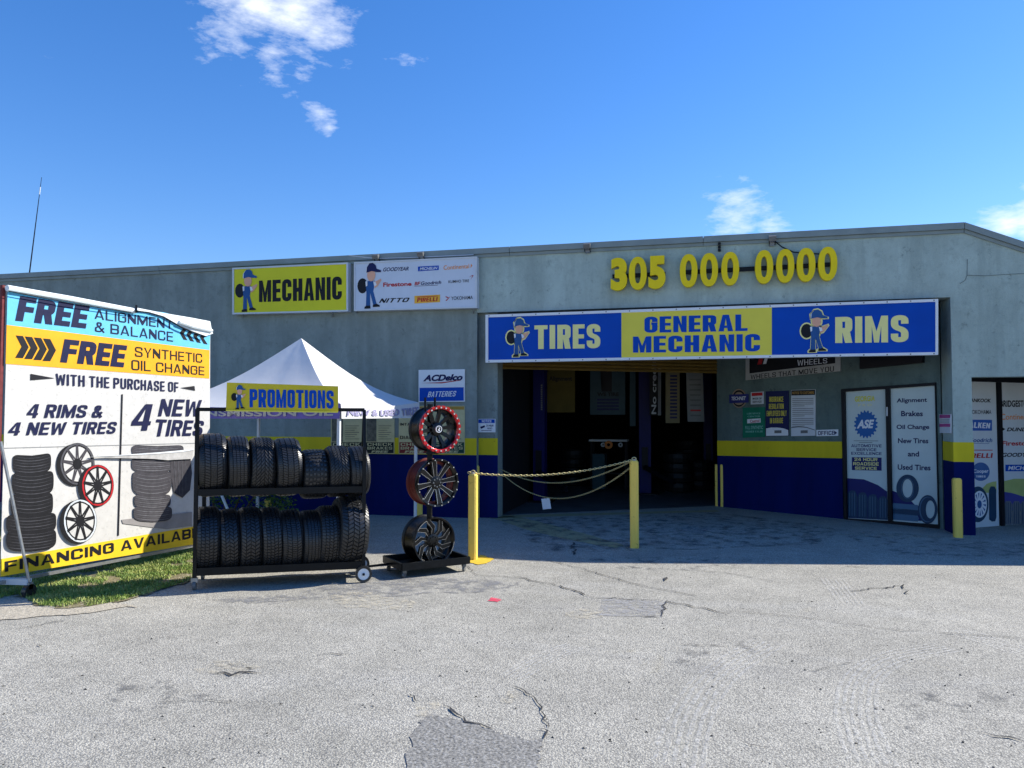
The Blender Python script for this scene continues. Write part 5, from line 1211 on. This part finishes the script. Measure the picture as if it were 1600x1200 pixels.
# slide right corner so that it projects to px 653
for it in range(40):
    e = pxx(Rr) - 654
    Rr.x -= e * .004
L_ = F + V((-2.55, .02, 0)); Lr = V((L_.x, Rr.y, 0))
def zat(p, y):   # height at plan point p that projects to pixel row y
    x = pxx(V((p.x, p.y, 1.6))); h = CAM + (cf * FPX + cr * (x - 800) - cu * (y - 600)) * ((p - CAM).dot(V((cf.x, cf.y, 0))) / 1) * 0
    lo_, hi_ = 0., 6.
    for _ in range(40):
        m_ = (lo_ + hi_) / 2; q = V((p.x, p.y, m_)); yy = 600 - FPX * (q - CAM).dot(cu) / (q - CAM).dot(cf)
        if yy > y: lo_ = m_
        else: hi_ = m_
    return lo_
eF, vF = zat(F, 631), zat(F, 654.3); eR, vR = zat(Rr, 629), zat(Rr, 653)
eL, vL = eF + .0, vF; eLr, vLr = eR, vR
pk = (F + L_ + Rr + Lr) / 4
for it in range(60): pk.x -= (pxx(pk) - 467) * .004
zpk = zat(pk, 528.5)
M_tent = mat('tent_white', rgb(206, 206, 206), .75, var=.04, scale=3, bump=.25, bscale=6)
b_ = M_tent.node_tree.nodes['Principled BSDF']
b_.inputs['Subsurface Weight'].default_value = 0
tent = thing('canopy_tent', 'white pop-up canopy tent standing between tyre rack and building', 'tent', V((pk.x, pk.y, 0)))
apx = V((pk.x, pk.y, zpk))
cs = [(F, eF, vF), (Rr, eR, vR), (Lr, eLr, vLr), (L_, eL, vL)]
def canopy_face(A, B, nm):
    a = V((A[0].x, A[0].y, A[1])); b = V((B[0].x, B[0].y, B[1])); mb = MB(); n1, n2 = 12, 10
    for j in range(n2 + 1):
        t = j / n2
        for i in range(n1 + 1):
            s_ = i / n1; p = a.lerp(b, s_); q = p.lerp(apx, t)
            # tensioned cloth sags concave between eave and peak
            sg = .16 * math.sin(math.pi * t) * (1 - .3 * t) + .045 * math.sin(math.pi * s_) * (1 - t)
            q.z -= sg - .02 * math.sin(s_ * 17 + t * 5) * math.sin(math.pi * s_) * (1 - t) * .6
            mb.v.append(q)
    for j in range(n2):
        for i in range(n1):
            k_ = j * (n1 + 1) + i; mb.f.append((k_, k_ + 1, k_ + n1 + 2, k_ + n1 + 1))
    return mb.build(nm, M_tent, tent, smooth=True)
for i in range(4): canopy_face(cs[i], cs[(i + 1) % 4], 'canopy_panel')
M_lil = mat('valance_lilac', rgb(128, 112, 178), .7, var=.06); M_vw = M_tent
def valance(A, B, m, nm='valance'):
    mb = MB(); n1 = 16
    out_ = (A[0] - V((pk.x, pk.y, 0)) + B[0] - V((pk.x, pk.y, 0))).normalized()
    for i in range(n1 + 1):
        s_ = i / n1; p = A[0].lerp(B[0], s_); e = A[1] + (B[1] - A[1]) * s_; v_ = A[2] + (B[2] - A[2]) * s_
        e -= .045 * math.sin(math.pi * s_); w_ = .008 * math.sin(s_ * 30)
        mb.v += [V((p.x, p.y, e + .005)) + out_ * .002, V((p.x, p.y, (e + v_) / 2)) + out_ * (.012 + w_), V((p.x, p.y, v_)) + out_ * (.015 - w_)]
    for i in range(n1): mb.f += [(3 * i, 3 * i + 1, 3 * i + 4, 3 * i + 3), (3 * i + 1, 3 * i + 2, 3 * i + 5, 3 * i + 4)]
    return mb.build(nm, m, tent, smooth=True)
valance(cs[3], cs[0], M_lil); valance(cs[0], cs[1], M_vw); valance(cs[1], cs[2], M_vw); valance(cs[2], cs[3], M_vw)
def vtext(A, B, s0, s1, f0, f1, s, m, off=.03):
    vs, fs = textmesh(s, off, 0, 1.0); out_ = (A[0] + B[0] - V((pk.x, pk.y, 0)) * 2).normalized(); mb = MB(); pts = []
    for (a, b) in vs:
        t = s0 + (s1 - s0) * a; p = A[0].lerp(B[0], t); e = A[1] + (B[1] - A[1]) * t - .045 * math.sin(math.pi * t); v_ = A[2] + (B[2] - A[2]) * t
        f = f0 + (f1 - f0) * b; pts.append(V((p.x, p.y, v_ + (e - v_) * f)) + out_ * .028)
    mb.add(pts, fs); mb.build('lettering', m, tent)
vtext(cs[3], cs[0], .12, .97, .2, .8, 'TRANSMISSION OIL', mat('valance_print_pale', rgb(196, 190, 178), .7))
vtext(cs[0], cs[1], .05, .97, .2, .75, 'NEW & USED TIRES', mat('valance_print_lilac', rgb(150, 146, 178), .7))
for i, (c, e, v_) in enumerate(cs):
    ins = (V((pk.x, pk.y, 0)) - c).normalized() * .05; p = c + ins
    MB().bar(p + V((0, 0, 0)), p + V((0, 0, e - .02)), .035, .035, V((0, 1, 0))).build('tent_pole', M_white, tent)
    MB().obox(p + V((0, 0, .006)), V((.05, 0, 0)), V((0, .05, 0)), V((0, 0, .005))).build('foot_plate', M_galv, tent)
    MB().bar(p + V((0, 0, e - .1)), (apx - V((0, 0, .35))), .02, .03).build('tent_strut', M_galv, tent)
for i in range(4):
    a = cs[i]; b = cs[(i + 1) % 4]; A_ = a[0].lerp(pk, .03); B_ = b[0].lerp(pk, .03)
    for (z0, z1) in ((a[1] - .12, b[1] - .38), (a[1] - .38, b[1] - .12)):
        m_ = A_.lerp(B_, .5)
        MB().bar(V((A_.x, A_.y, max(z0, a[2] + .04) if 0 else a[2] + .06)), V((m_.x, m_.y, a[2] + .12)), .015, .025).build('truss_bar', M_galv, tent); break
# leaning white pole and shrub seen between shelves
lp0 = gp(362, 822); LPp = Plane(lp0, (1, 0, 0)); tag(MB().tube([LPp.hit(372, 835), LPp.hit(344, 768), LPp.hit(338, 752)], .02, 8).build('white_prop_pole', M_white, loc=LPp.hit(372, 835)), 'white pole leaning behind the rack, seen between the shelves', 'pole')
bushc = V((-7.0, -1.2, 0)); bush = thing('shrub', 'low dark green shrub behind the banner and tyre rack', 'shrub', bushc)
mb = MB(); rbn = random.Random(4)
for i in range(2600):
    a = rbn.uniform(0, 6.28); ph_ = math.acos(rbn.uniform(-.1, 1)); r_ = (.75 + .25 * rbn.random()) * (1 + .18 * math.sin(a * 3) * math.sin(ph_ * 4))
    c = bushc + V((1.3 * r_ * math.sin(ph_) * math.cos(a), .6 * r_ * math.sin(ph_) * math.sin(a), .95 * r_ * math.cos(ph_))); c.z = max(c.z, .03)
    u_ = V((rbn.uniform(-1, 1), rbn.uniform(-1, 1), rbn.uniform(-.6, .6))).normalized() * .035; v_ = u_.cross(V((rbn.uniform(-1, 1), rbn.uniform(-1, 1), rbn.uniform(-1, 1)))).normalized() * .018
    mb.add([c - u_, c + v_, c + u_, c - v_], [(0, 1, 2, 3)])
mb.build('foliage', mat('shrub_leaf', (.05, .10, .02, 1), .5, var=.5, scale=9), bush)
for i in range(5): MB().tube([bushc + V((i * .12 - .25, 0, 0)), bushc + V((i * .35 - .7, .1, .7))], [.02, .008], 5).build('stem', mat('shrub_stem', rgb(80, 66, 50), .9), bush)

# ================================================================== banner on frame
A_ = atdepth(4, 640, 6.64 * 8 / 7 / (8 / 7)); B_ = atdepth(327, 640, 8.95)
A_ = atdepth(4, 640, 6.64); A_.z = 0; B_.z = 0
BP = Plane(A_, (B_ - A_))
if BP.n.dot(CAM - A_) < 0: BP.n = -BP.n
banner = thing('tyre_offer_banner', 'tall printed vinyl banner on a wheeled frame offering free alignment and oil change', 'banner', A_.lerp(B_, .5))
M_vinyl = mat('vinyl_white', rgb(196, 194, 189), .55, var=.07, scale=12, bump=.35, bscale=5, spots=(26, .56, .14, rgb(168, 166, 160)))
M_cyan = mat('vinyl_cyan', rgb(100, 184, 218), .55, var=.06, scale=12, bump=.35, bscale=5)
M_gold = mat('vinyl_gold', rgb(232, 164, 30), .55, var=.08, scale=9, bump=.3, bscale=5, spots=(30, .62, .1, rgb(220, 168, 60)))
M_fyel = mat('vinyl_lemon', rgb(228, 190, 40), .55, var=.06, scale=9, bump=.3, bscale=5)
M_bn = mat('vinyl_navy', rgb(22, 26, 62), .5, var=.15, scale=14, bump=.3, bscale=6); M_bk = mat('vinyl_black', rgb(28, 28, 34), .5, var=.15, scale=14)
bx = BP
slab(bx, [(.5, 901), (327, 846.5), (328.5, 525), (12.5, 455)], -.006, 0, 'vinyl_sheet', M_vinyl, banner)
n = .003
flat(bx, [(10.5, 507.5), (327.5, 547), (328.4, 524), (315, 512), (290, 497), (255, 488), (211, 483), (100, 464), (12, 452)], n, 'cyan_stripe', M_cyan, banner)
flat(bx, [(8.9, 568.5), (327, 591.5), (327.5, 547), (10.5, 507.5)], n, 'gold_stripe', M_gold, banner)
flat(bx, [(.5, 901), (327, 846.5), (327, 818.5), (1.5, 873.5)], n, 'lemon_stripe', M_fyel, banner)
n = .006
BT(bx, 24, 461, 501, 140.5, 478.5, 514, n, 'FREE', M_bn, banner, .62, .24, .16, .06)
BT(bx, 148, 482.5, 498, 270.5, 500, 514.5, n, 'ALIGNMENT', M_bn, banner, .72, .135, 0, .14); BT(bx, 148.5, 502.5, 518, 270.5, 519, 534, n, '& BALANCE', M_bn, banner, .72, .135, 0, .14)
BT(bx, 94, 529, 566, 199, 540, 574.5, n, 'FREE', M_bn, banner, .62, .24, .16, .06); BT(bx, 211, 541.5, 557, 316, 553, 567, n, 'SYNTHETIC', M_bk, banner, .72, .135, 0, .14); BT(bx, 205.5, 562, 578, 319.5, 573, 586.5, n, 'OIL CHANGE', M_bk, banner, .72, .135, 0, .14)
for i in range(4):
    x = 24 + i * 14.2; y = 524 + i * 1.6; flat(bx, [(x, y + 35), (x + 12, y + 35.5), (x + 21, y + 18.5), (x + 12, y + 1), (x + 1, y), (x + 10, y + 17.5)], n, 'chevron', M_bk, banner)
    x = 281 + i * 10.5; y = 512 + i * 2.2; flat(bx, [(x + 6, y + 18.5), (x + 12, y + 19.5), (x + 6, y + 10), (x + 11, y + 2), (x + 6, y), (x, y + 8)], n, 'chevron', M_bk, banner)
BT(bx, 87.5, 583.5, 601.5, 279, 597.5, 612.8, n, 'WITH THE PURCHASE OF', M_bn, banner, .5, .15, 0, .12)
flat(bx, [(48, 594), (86, 591), (48, 584)], n, 'triangle', M_bk, banner); flat(bx, [(282, 606), (305, 610.5), (304, 603)], n, 'triangle', M_bk, banner)
Q(bx, 190.2, 616, 616, 192, 616, 616, n, M_bk, banner) if False else flat(bx, [(183.6, 837), (186, 837), (192.2, 616), (190, 616)], n, 'divider', M_bk, banner)
BT(bx, 42, 631, 653, 161, 633.5, 652.5, n, '4 RIMS &', M_bn, banner, .62, .19, .2, .1); BT(bx, 13, 660, 680.5, 183, 659, 677.5, n, '4 NEW TIRES', M_bn, banner, .62, .19, .2, .1)
BT(bx, 205, 631, 673.5, 239, 631.5, 672.5, n, '4', M_bn, banner, .62, .19, .2, .1); BT(bx, 247, 623, 650.5, 316, 625, 650.5, n, 'NEW', M_bn, banner, .62, .19, .2, .1); BT(bx, 244, 655, 682, 319, 657.5, 680.5, n, 'TIRES', M_bn, banner, .62, .19, .2, .1)
BT(bx, 7.5, 877.5, 894, 325, 821.5, 836.5, n, 'FINANCING AVAILABLE', M_bk, banner, .78, .2, 0, .14)
# fold seams
flat(bx, [(5, 700.5), (325, 692.2), (325, 691.4), (5, 699.5)], .0045, 'fold_seam', mat('vinyl_fold', rgb(150, 150, 148), .6), banner)
# printed tyre stack and rims
M_pt = mat('print_tyre', rgb(28, 28, 31), .5, var=.25, scale=20); M_pt2 = mat('print_tyre_line', rgb(80, 80, 84), .5, var=.3, scale=20); M_pt3 = mat('print_tyre_mid', rgb(66, 64, 68), .5, var=.25, scale=20)
def ptyre(x0, x1, y0, y1, sk, n, m=M_pt, m2=M_pt3):
    h = y1 - y0; cx = (x0 + x1) / 2; w = (x1 - x0) / 2; cy = (y0 + y1) / 2; pts = []
    for k_ in range(40):
        a = 2 * math.pi * k_ / 40; c_, s_ = math.cos(a), math.sin(a)
        px_ = w * math.copysign(abs(c_) ** .28, c_); py_ = h / 2 * math.copysign(abs(s_) ** .6, s_)
        bow = h * .16 * (1 - (px_ / w) ** 2)
        pts.append((cx + px_, cy + py_ + bow + px_ * sk))
    flat(bx, pts[::-1], n, 'tyre_print', m, banner, 0)
    for j in range(6):
        f = -.36 + j * .145; th = .45 + .5 * (j % 2); ww = w * (.985 - .10 * abs(f) ** 1.2); up_ = []; dn = []
        for k_ in range(13):
            px_ = -ww + 2 * ww * k_ / 12; yb = cy + h * f + h * .16 * (1 - (px_ / w) ** 2) + px_ * sk
            e_ = th * max(.1, 1 - abs(px_ / ww) ** 3); up_.append((cx + px_, yb - e_ / 2)); dn.append((cx + px_, yb + e_ / 2))
        flat(bx, dn + up_[::-1], n + .0015, 'tread_print', m2, banner, 0)
for i, (x0, x1, y0, y1) in enumerate(((20, 80, 707, 737), (19, 84, 734, 771), (17, 83, 768, 806), (10, 88, 800, 832), (10, 88, 826, 857))): ptyre(x0, x1, y0, y1, -.05, .008 + .003 * i, M_pt, M_pt2)
for i, (x0, x1, y0, y1) in enumerate(((206, 287, 694, 712), (206, 270, 714, 735), (207, 268, 733, 770), (210, 267, 771, 792), (209, 269, 790, 812))): ptyre(x0, x1, y0, y1, 0, .008 + .002 * i, M_pt3, mat('print_tyre_pale', rgb(112, 112, 116), .5, var=.3, scale=20))
flat(bx, [(272, 770), (285, 778), (297, 766), (300, 740), (298, 716), (268, 716), (266, 735)], .012, 'tyre_print', M_pt3, banner)
for j in range(4): flat(bx, [(275 + j * 5, 772), (276 + j * 5, 772), (272.6 + j * 6, 718), (271.6 + j * 6, 718)], .0145, 'tread_print', M_pt2, banner, 0)
M_sh = mat('print_ground_grey', rgb(142, 138, 136), .6, var=.2, scale=6)
flat(bx, [(190, 812), (300, 800), (300, 822), (260, 827), (192, 818)], .007, 'ground_print', M_sh, banner)
def prim_(cx, cy, rx, ry, lip, n, spm, sk=.0):
    flat(bx, ell(cx - 6, cy + 2, rx, ry * 1.0, 32)[::-1], n, 'rim_print', M_pt, banner, 0); flat(bx, ell(cx, cy, rx, ry, 32)[::-1], n + .0008, 'rim_print', M_pt, banner, 0)
    ringp(bx, cx, cy, rx * .98, ry * .98, rx * .88, ry * .90, n + .0016, lip, banner, 'rim_print')
    flat(bx, ell(cx, cy, rx * .80, ry * .83, 32)[::-1], n + .0024, 'rim_print', M_vinyl, banner, 0)
    for i in range(9):
        a = 2 * math.pi * i / 9 + .15
        for j, s_ in enumerate((-.33, .33)):
            a2 = a + s_; w_ = .055
            flat(bx, [(cx + 5 * math.cos(a - .25), cy + 6 * math.sin(a - .25)), (cx + rx * .90 * math.cos(a2 - w_), cy + ry * .92 * math.sin(a2 - w_)), (cx + rx * .90 * math.cos(a2 + w_), cy + ry * .92 * math.sin(a2 + w_)), (cx + 5 * math.cos(a + .25), cy + 6 * math.sin(a + .25))][::-1], n + .003 + .0006 * j, 'spoke_print', spm, banner, 0)
    flat(bx, ell(cx, cy, rx * .26, ry * .26)[::-1], n + .0045, 'hub_print', M_pt, banner, 0)
prim_(121, 725, 27, 33, M_pt2, .008, M_pt3); prim_(153, 758.5, 25, 32.5, M_red, .014, M_pt); prim_(125.5, 814, 26, 34, M_wgrey, .020, M_pt)
# torn strip
M_tear = mat('torn_vinyl', rgb(176, 174, 170), .5, var=.25, scale=12, bump=.4, bscale=8)
pts = BP.quad([(140, 714.5), (180, 715.5), (240, 717), (262, 719), (300, 717), (303, 703), (290, 704), (240, 708), (190, 711)], .03); MB().prism(pts[::-1], -BP.n * .012).build('torn_strip', M_tear, banner)
pts = BP.quad([(140, 714), (240, 707.5), (285, 703.5), (303, 701), (303, 703), (285, 706), (240, 709.5)], .036); MB().prism(pts[::-1], -BP.n * .006).build('torn_edge', M_white, banner)
# top hem folded over the pole and the sagging corner
M_hem = mat('vinyl_hem', rgb(226, 234, 234), .5, var=.05, bump=.4, bscale=9)
MB().tube([BP.hit(11, 450, .02), BP.hit(110, 467, .02), BP.hit(211, 486, .02)], .028, 8).build('top_hem', M_hem, banner)
MB().tube([BP.hit(14, 455, .046), BP.hit(110, 474, .046), BP.hit(205, 488, .046)], .004, 5).build('hem_cord', M_ink, banner)
pts = BP.quad([(211, 485), (232, 487), (256, 494), (282, 509), (300, 517), (322, 525), (333, 521), (331, 516), (328.5, 502), (300, 496.5), (255, 489), (215, 481)], .03)
MB().prism(pts[::-1], -BP.n * .02).build('sagging_flap', M_hem, banner)
MB().tube([BP.hit(215, 486, .05), BP.hit(232, 488.5, .05), BP.hit(256, 495.5, .05), BP.hit(282, 510.5, .05), BP.hit(300, 518.5, .05), BP.hit(322, 526, .05)], .008, 6).build('flap_cord', M_ink, banner)
MB().tube([BP.hit(331, 517, .04), BP.hit(300, 510, .045), BP.hit(280, 503, .04)], .02, 6).build('flap_roll', M_hem, banner)
MB().bar(BP.hit(213, 478, .02), BP.hit(213, 487, .06), .02, .03).build('clamp', M_ink, banner)
# frame
zt_ = BP.hit(12, 446).z
M_rust = mat('rusty_tube', rgb(110, 50, 50), .7, var=.3, scale=20)
MB().bar(A_ - BP.u * .005 - BP.n * .03 + V((0, 0, .12)), A_ - BP.u * .005 - BP.n * .03 + V((0, 0, zt_)), .03, .03, BP.n).build('frame_post', M_rust, banner)
MB().bar(B_ - BP.n * .03 + V((0, 0, .05)), B_ - BP.n * .03 + V((0, 0, BP.hit(328, 508).z)), .03, .03, BP.n).build('frame_post', M_galv, banner)
MB().bar(A_ - BP.n * .03 + V((0, 0, zt_ - .02)), B_ - BP.n * .03 + V((0, 0, BP.hit(328, 508).z)), .03, .03).build('frame_top_bar', M_galv, banner)
MB().bar(A_ - BP.n * .03 + V((0, 0, .14)), B_ - BP.n * .03 + V((0, 0, .10)), .03, .03).build('frame_bottom_bar', M_galv, banner)
ft = gp(45, 934); fz = .12
fa = V((ft.x, ft.y, fz + .02)); 
MB().bar(fa, V((A_.x, A_.y, fz + .02)) - BP.n * .45  , .06, .05).build('foot_beam', M_wgrey, banner)
LP2 = Plane(ft, (fa - V((A_.x, A_.y, 0))) * V((1, 0, 0)).x if False else V((1, 0, 0)))
MB().tube([fa, BP.hit(1, 690, .02)], .013, 8).build('diagonal_brace', M_galv, banner)
MB().obox(fa + V((0, 0, -.035)), V((.022, 0, 0)), V((0, .022, 0)), V((0, 0, .03))).build('castor_fork', M_galv, banner)
mb = MB().lathe([(-.022, 0), (-.022, .06), (.022, .06), (.022, 0)], 20, 'X', False); mb.v = [v + V((ft.x, ft.y, .06)) for v in mb.v]; mb.build('castor', M_rub, banner)

# ================================================================== inside the garage
M_lift = mat('lift_blue', rgb(8, 12, 84), .5, var=.15)
def lift(px, D_, w, label):
    p = atdepth(px, 640, D_); p.z = 0; ww = w * D_ / FPX / 2
    s = thing('car_lift_post', label, 'car lift', p, 'blue two post car lift columns')
    MB().box((p.x - ww, p.y - .12, 0), (p.x + ww, p.y + .12, 3.3)).build('column', M_lift, s)
    MB().box((p.x - ww * .5, p.y - .16, .5), (p.x + ww * .5, p.y - .121, .95)).build('carriage', M_frame, s)
    MB().box((p.x - .25, p.y - .3, 0.006), (p.x + .25, p.y + .3, .03)).build('base_plate', M_frame, s)
    MB().bar((p.x, p.y - .2, .55), (p.x + .6, p.y - .7, .30), .09, .08).build('swing_arm', M_frame, s)
    return p
lp = lift(844, 14.2, 18, 'blue lift column with white lettering behind the left of the opening')
T(Plane((lp.x, lp.y - .12, 0), (1, 0, 0)), 845, 600, 642, 848, 600, 642, .004, 'I', M_white, bpy.data.objects['car_lift_post'], .03) if False else None
LPn = Plane((lp.x, lp.y - .12, 0), (1, 0, 0))
for i in range(12): Q(LPn, 845, 601 + i * 3.4, 603.4 + i * 3.4, 847.5, 601 + i * 3.4, 603.4 + i * 3.4, .004, M_castor, bpy.data.objects['car_lift_post'], 'fine_print')
lift(1008, 15.6, 18, 'blue lift column behind the middle bollard')
lift(1106, 17.5, 14, 'blue lift column near the right inner corner')
def hung(x0, y0, x1, y1, D_, m, label, nm='hanging_banner', tilt=0):
    o = atdepth((x0 + x1) / 2, 620, D_); P = Plane(o, cr.normalized() if False else V((cr.x, cr.y, 0)))
    if P.n.dot(CAM - o) < 0: P.n = -P.n
    q = [(x0 + tilt, y1), (x1 + tilt, y1), (x1, y0), (x0, y0)]
    s = sign(nm, label, 'banner', P, q, .01, m, n0=0, group='banners hanging inside the garage'); 
    for xx in (x0 + 1, x1 - 1):
        a = P.hit(xx, y0, 0); 
        if a.z < 3.4: MB().tube([a, V((a.x, a.y, 3.5))], .004, 4).build('hanging_wire', M_castor, s)
    return s, P
s, P = hung(855, 560, 898.5, 644.5, 15.0, mat('banner_olive', rgb(90, 80, 34), .7), 'yellow alignment banner hanging left inside the garage'); T(P, 858, 588, 597, 894, 588, 597, .013, 'Alignment', M_ink, s, .03)
s, P = hung(922, 560, 977, 648, 15.4, mat('banner_teal', rgb(58, 78, 86), .7), 'pale banner with dark figure print hanging in the garage centre')
flat(P, [(938, 578), (952, 612), (940, 612), (944, 590)][::-1], .013, 'dark_figure', M_ink, s); flat(P, [(944, 612), (956, 612), (956, 575), (938, 575)], .013, 'dark_figure', M_ink, s)
T(P, 933, 613, 619, 967, 613, 619, .014, 'WE TIRE', M_ink, s, .05)
for i in range(4): Q(P, 933, 623 + i * 5, 626 + i * 5, 967, 623 + i * 5, 626 + i * 5, .013, M_navy, s, 'fine_print')
hung(984, 570, 993, 666, 15.5, mat('banner_teal', 0), 'narrow teal banner left of the middle lift column')
s, P = hung(1015, 560, 1028, 649, 15.2, M_ink, 'narrow black no credit banner with vertical white lettering')
vs = textmesh('No credit', .02, 0, 1)
bl, br, tr, tlq = P.quad([(1018, 647), (1025.5, 647), (1025.5, 562), (1018, 562)], .013)
MB().add([(bl * (1 - b) + br * b) .lerp((tlq * (1 - b) + tr * b), a) if False else bl + (tlq - bl) * a + (br - bl) * (1 - b) for a, b in vs[0]], vs[1]).build('lettering', M_wgrey, s)
hung(1027.5, 575, 1033, 649, 15.6, M_wgrey, 'thin white edge on banner right of the no credit banner')
s, P = hung(1040, 575, 1062, 661, 14.6, mat('banner_tan', rgb(120, 112, 84), .7), 'tan banner with blue vertical stripes of text')
for i in range(13): Q(P, 1047, 586 + i * 5.4, 589 + i * 5.4, 1058, 586 + i * 5.4, 589 + i * 5.4, .013, M_navy, s, 'fine_print')
s, P = hung(1072, 580, 1098, 659, 14.4, mat('banner_white', rgb(130, 134, 132), .7), 'white price list banner with one red line near the inner corner', tilt=2.5)
for i in range(8): Q(P, 1077 + i * .3, 592 + i * 8, 594.4 + i * 8, 1095, 592 + i * 8, 594.4 + i * 8, .013, M_red if i == 6 else M_castor, s, 'fine_print')
for x0, x1, lb in ((776, 794, 'price board at the far left inside the garage'), (817, 834, 'price board left of the first lift column')):
    s, P = hung(x0, 565, x1, 665, 15.5, M_frame, lb, 'price_board')
    T(P, x0 + 3, 599, 606, x1 - 4, 599, 606, .013, '50' if x0 < 800 else '515', M_castor, s, .02); Q(P, x0 + 1, 615, 648, x1 - 1, 615, 648, .013, M_castor, s)
    for i in range(8): Q(P, x0 + 2, 617.5 + i * 3.8, 619.3 + i * 3.8, x1 - 3, 617.5 + i * 3.8, 619.3 + i * 3.8, .015, M_ink, s, 'fine_print')
# workbench, cabinet, tyre stacks
bc = atdepth(952, 700, 17.0); bc.z = 0
s = thing('workbench', 'workbench with pale top standing deep in the garage', 'workbench', bc)
MB().box((bc.x - .42, bc.y - .25, 1.02), (bc.x + .42, bc.y + .25, 1.06)).build('bench_top', M_white, s)
for a in (-.38, .38):
    for b in (-.2, .2): MB().box((bc.x + a - .02, bc.y + b - .02, 0), (bc.x + a + .02, bc.y + b + .02, 1.02)).build('leg', M_frame, s)
MB().box((bc.x - .4, bc.y - .22, .3), (bc.x + .4, bc.y + .22, .33)).build('shelf', M_frame, s)
for i, (dx, r_) in enumerate(((-.1, .05), (.02, .09), (.28, .05))):
    mb = MB().lathe([(-.04, r_ * .4), (-.04, r_), (.04, r_), (.04, r_ * .4)], 14, 'Y'); mb.v = [v + V((bc.x + dx, bc.y - .30, .95)) for v in mb.v]; tag(mb.build('hanging_roll', M_orange if i == 1 else M_wgrey, loc=(bc.x + dx, bc.y - .3, .95)), ('small grey roll on the bench front, leftmost', 'orange roll on the bench front', 'small grey roll on the bench front, rightmost')[i], 'roll')
cc = atdepth(937, 740, 16.2); cc.z = 0
s = thing('tool_cabinet', 'teal tool cabinet standing in the dark garage', 'cabinet', cc)
MB().box((cc.x - .13, cc.y - .2, .05), (cc.x + .13, cc.y + .2, .78)).build('cabinet_body', mat('cabinet_teal', rgb(30, 62, 70), .5), s)
for i in range(4): MB().box((cc.x - .11, cc.y - .215, .12 + i * .16), (cc.x + .11, cc.y - .2, .25 + i * .16)).build('drawer', mat('cabinet_teal', 0), s)
for k, (px, D_, nst) in enumerate(((1060, 16, 4), (1075, 18, 5), (1090, 16.5, 3), (895, 17.5, 4), (800, 14.5, 4))):
    c = atdepth(px, 700, D_); c.z = 0
    for j in range(nst):
        mb = MB().lathe([(-.09, .2), (-.1, .26), (-.085, .30), (0, .32), (.085, .30), (.1, .26), (.09, .2)], 20, 'Z', True); mb.v = [v + V((c.x, c.y, .11 + j * .2)) for v in mb.v]
        tag(mb.build('stored_tyre', M_rub2, loc=(c.x, c.y, .11 + j * .2)), 'dark tyre, %s in the stack %s' % (('lowest', 'second up', 'third up', 'fourth up', 'fifth up')[j], ('right of the middle lift column', 'standing farthest back in garage', 'nearest the inner recess corner', 'behind the yellow alignment banner', 'inside the left garage edge')[k]), 'tyre', 'stacked tyres in the dark garage')

# view clean up
COL.children.unlink(TMP); bpy.data.collections.remove(TMP)
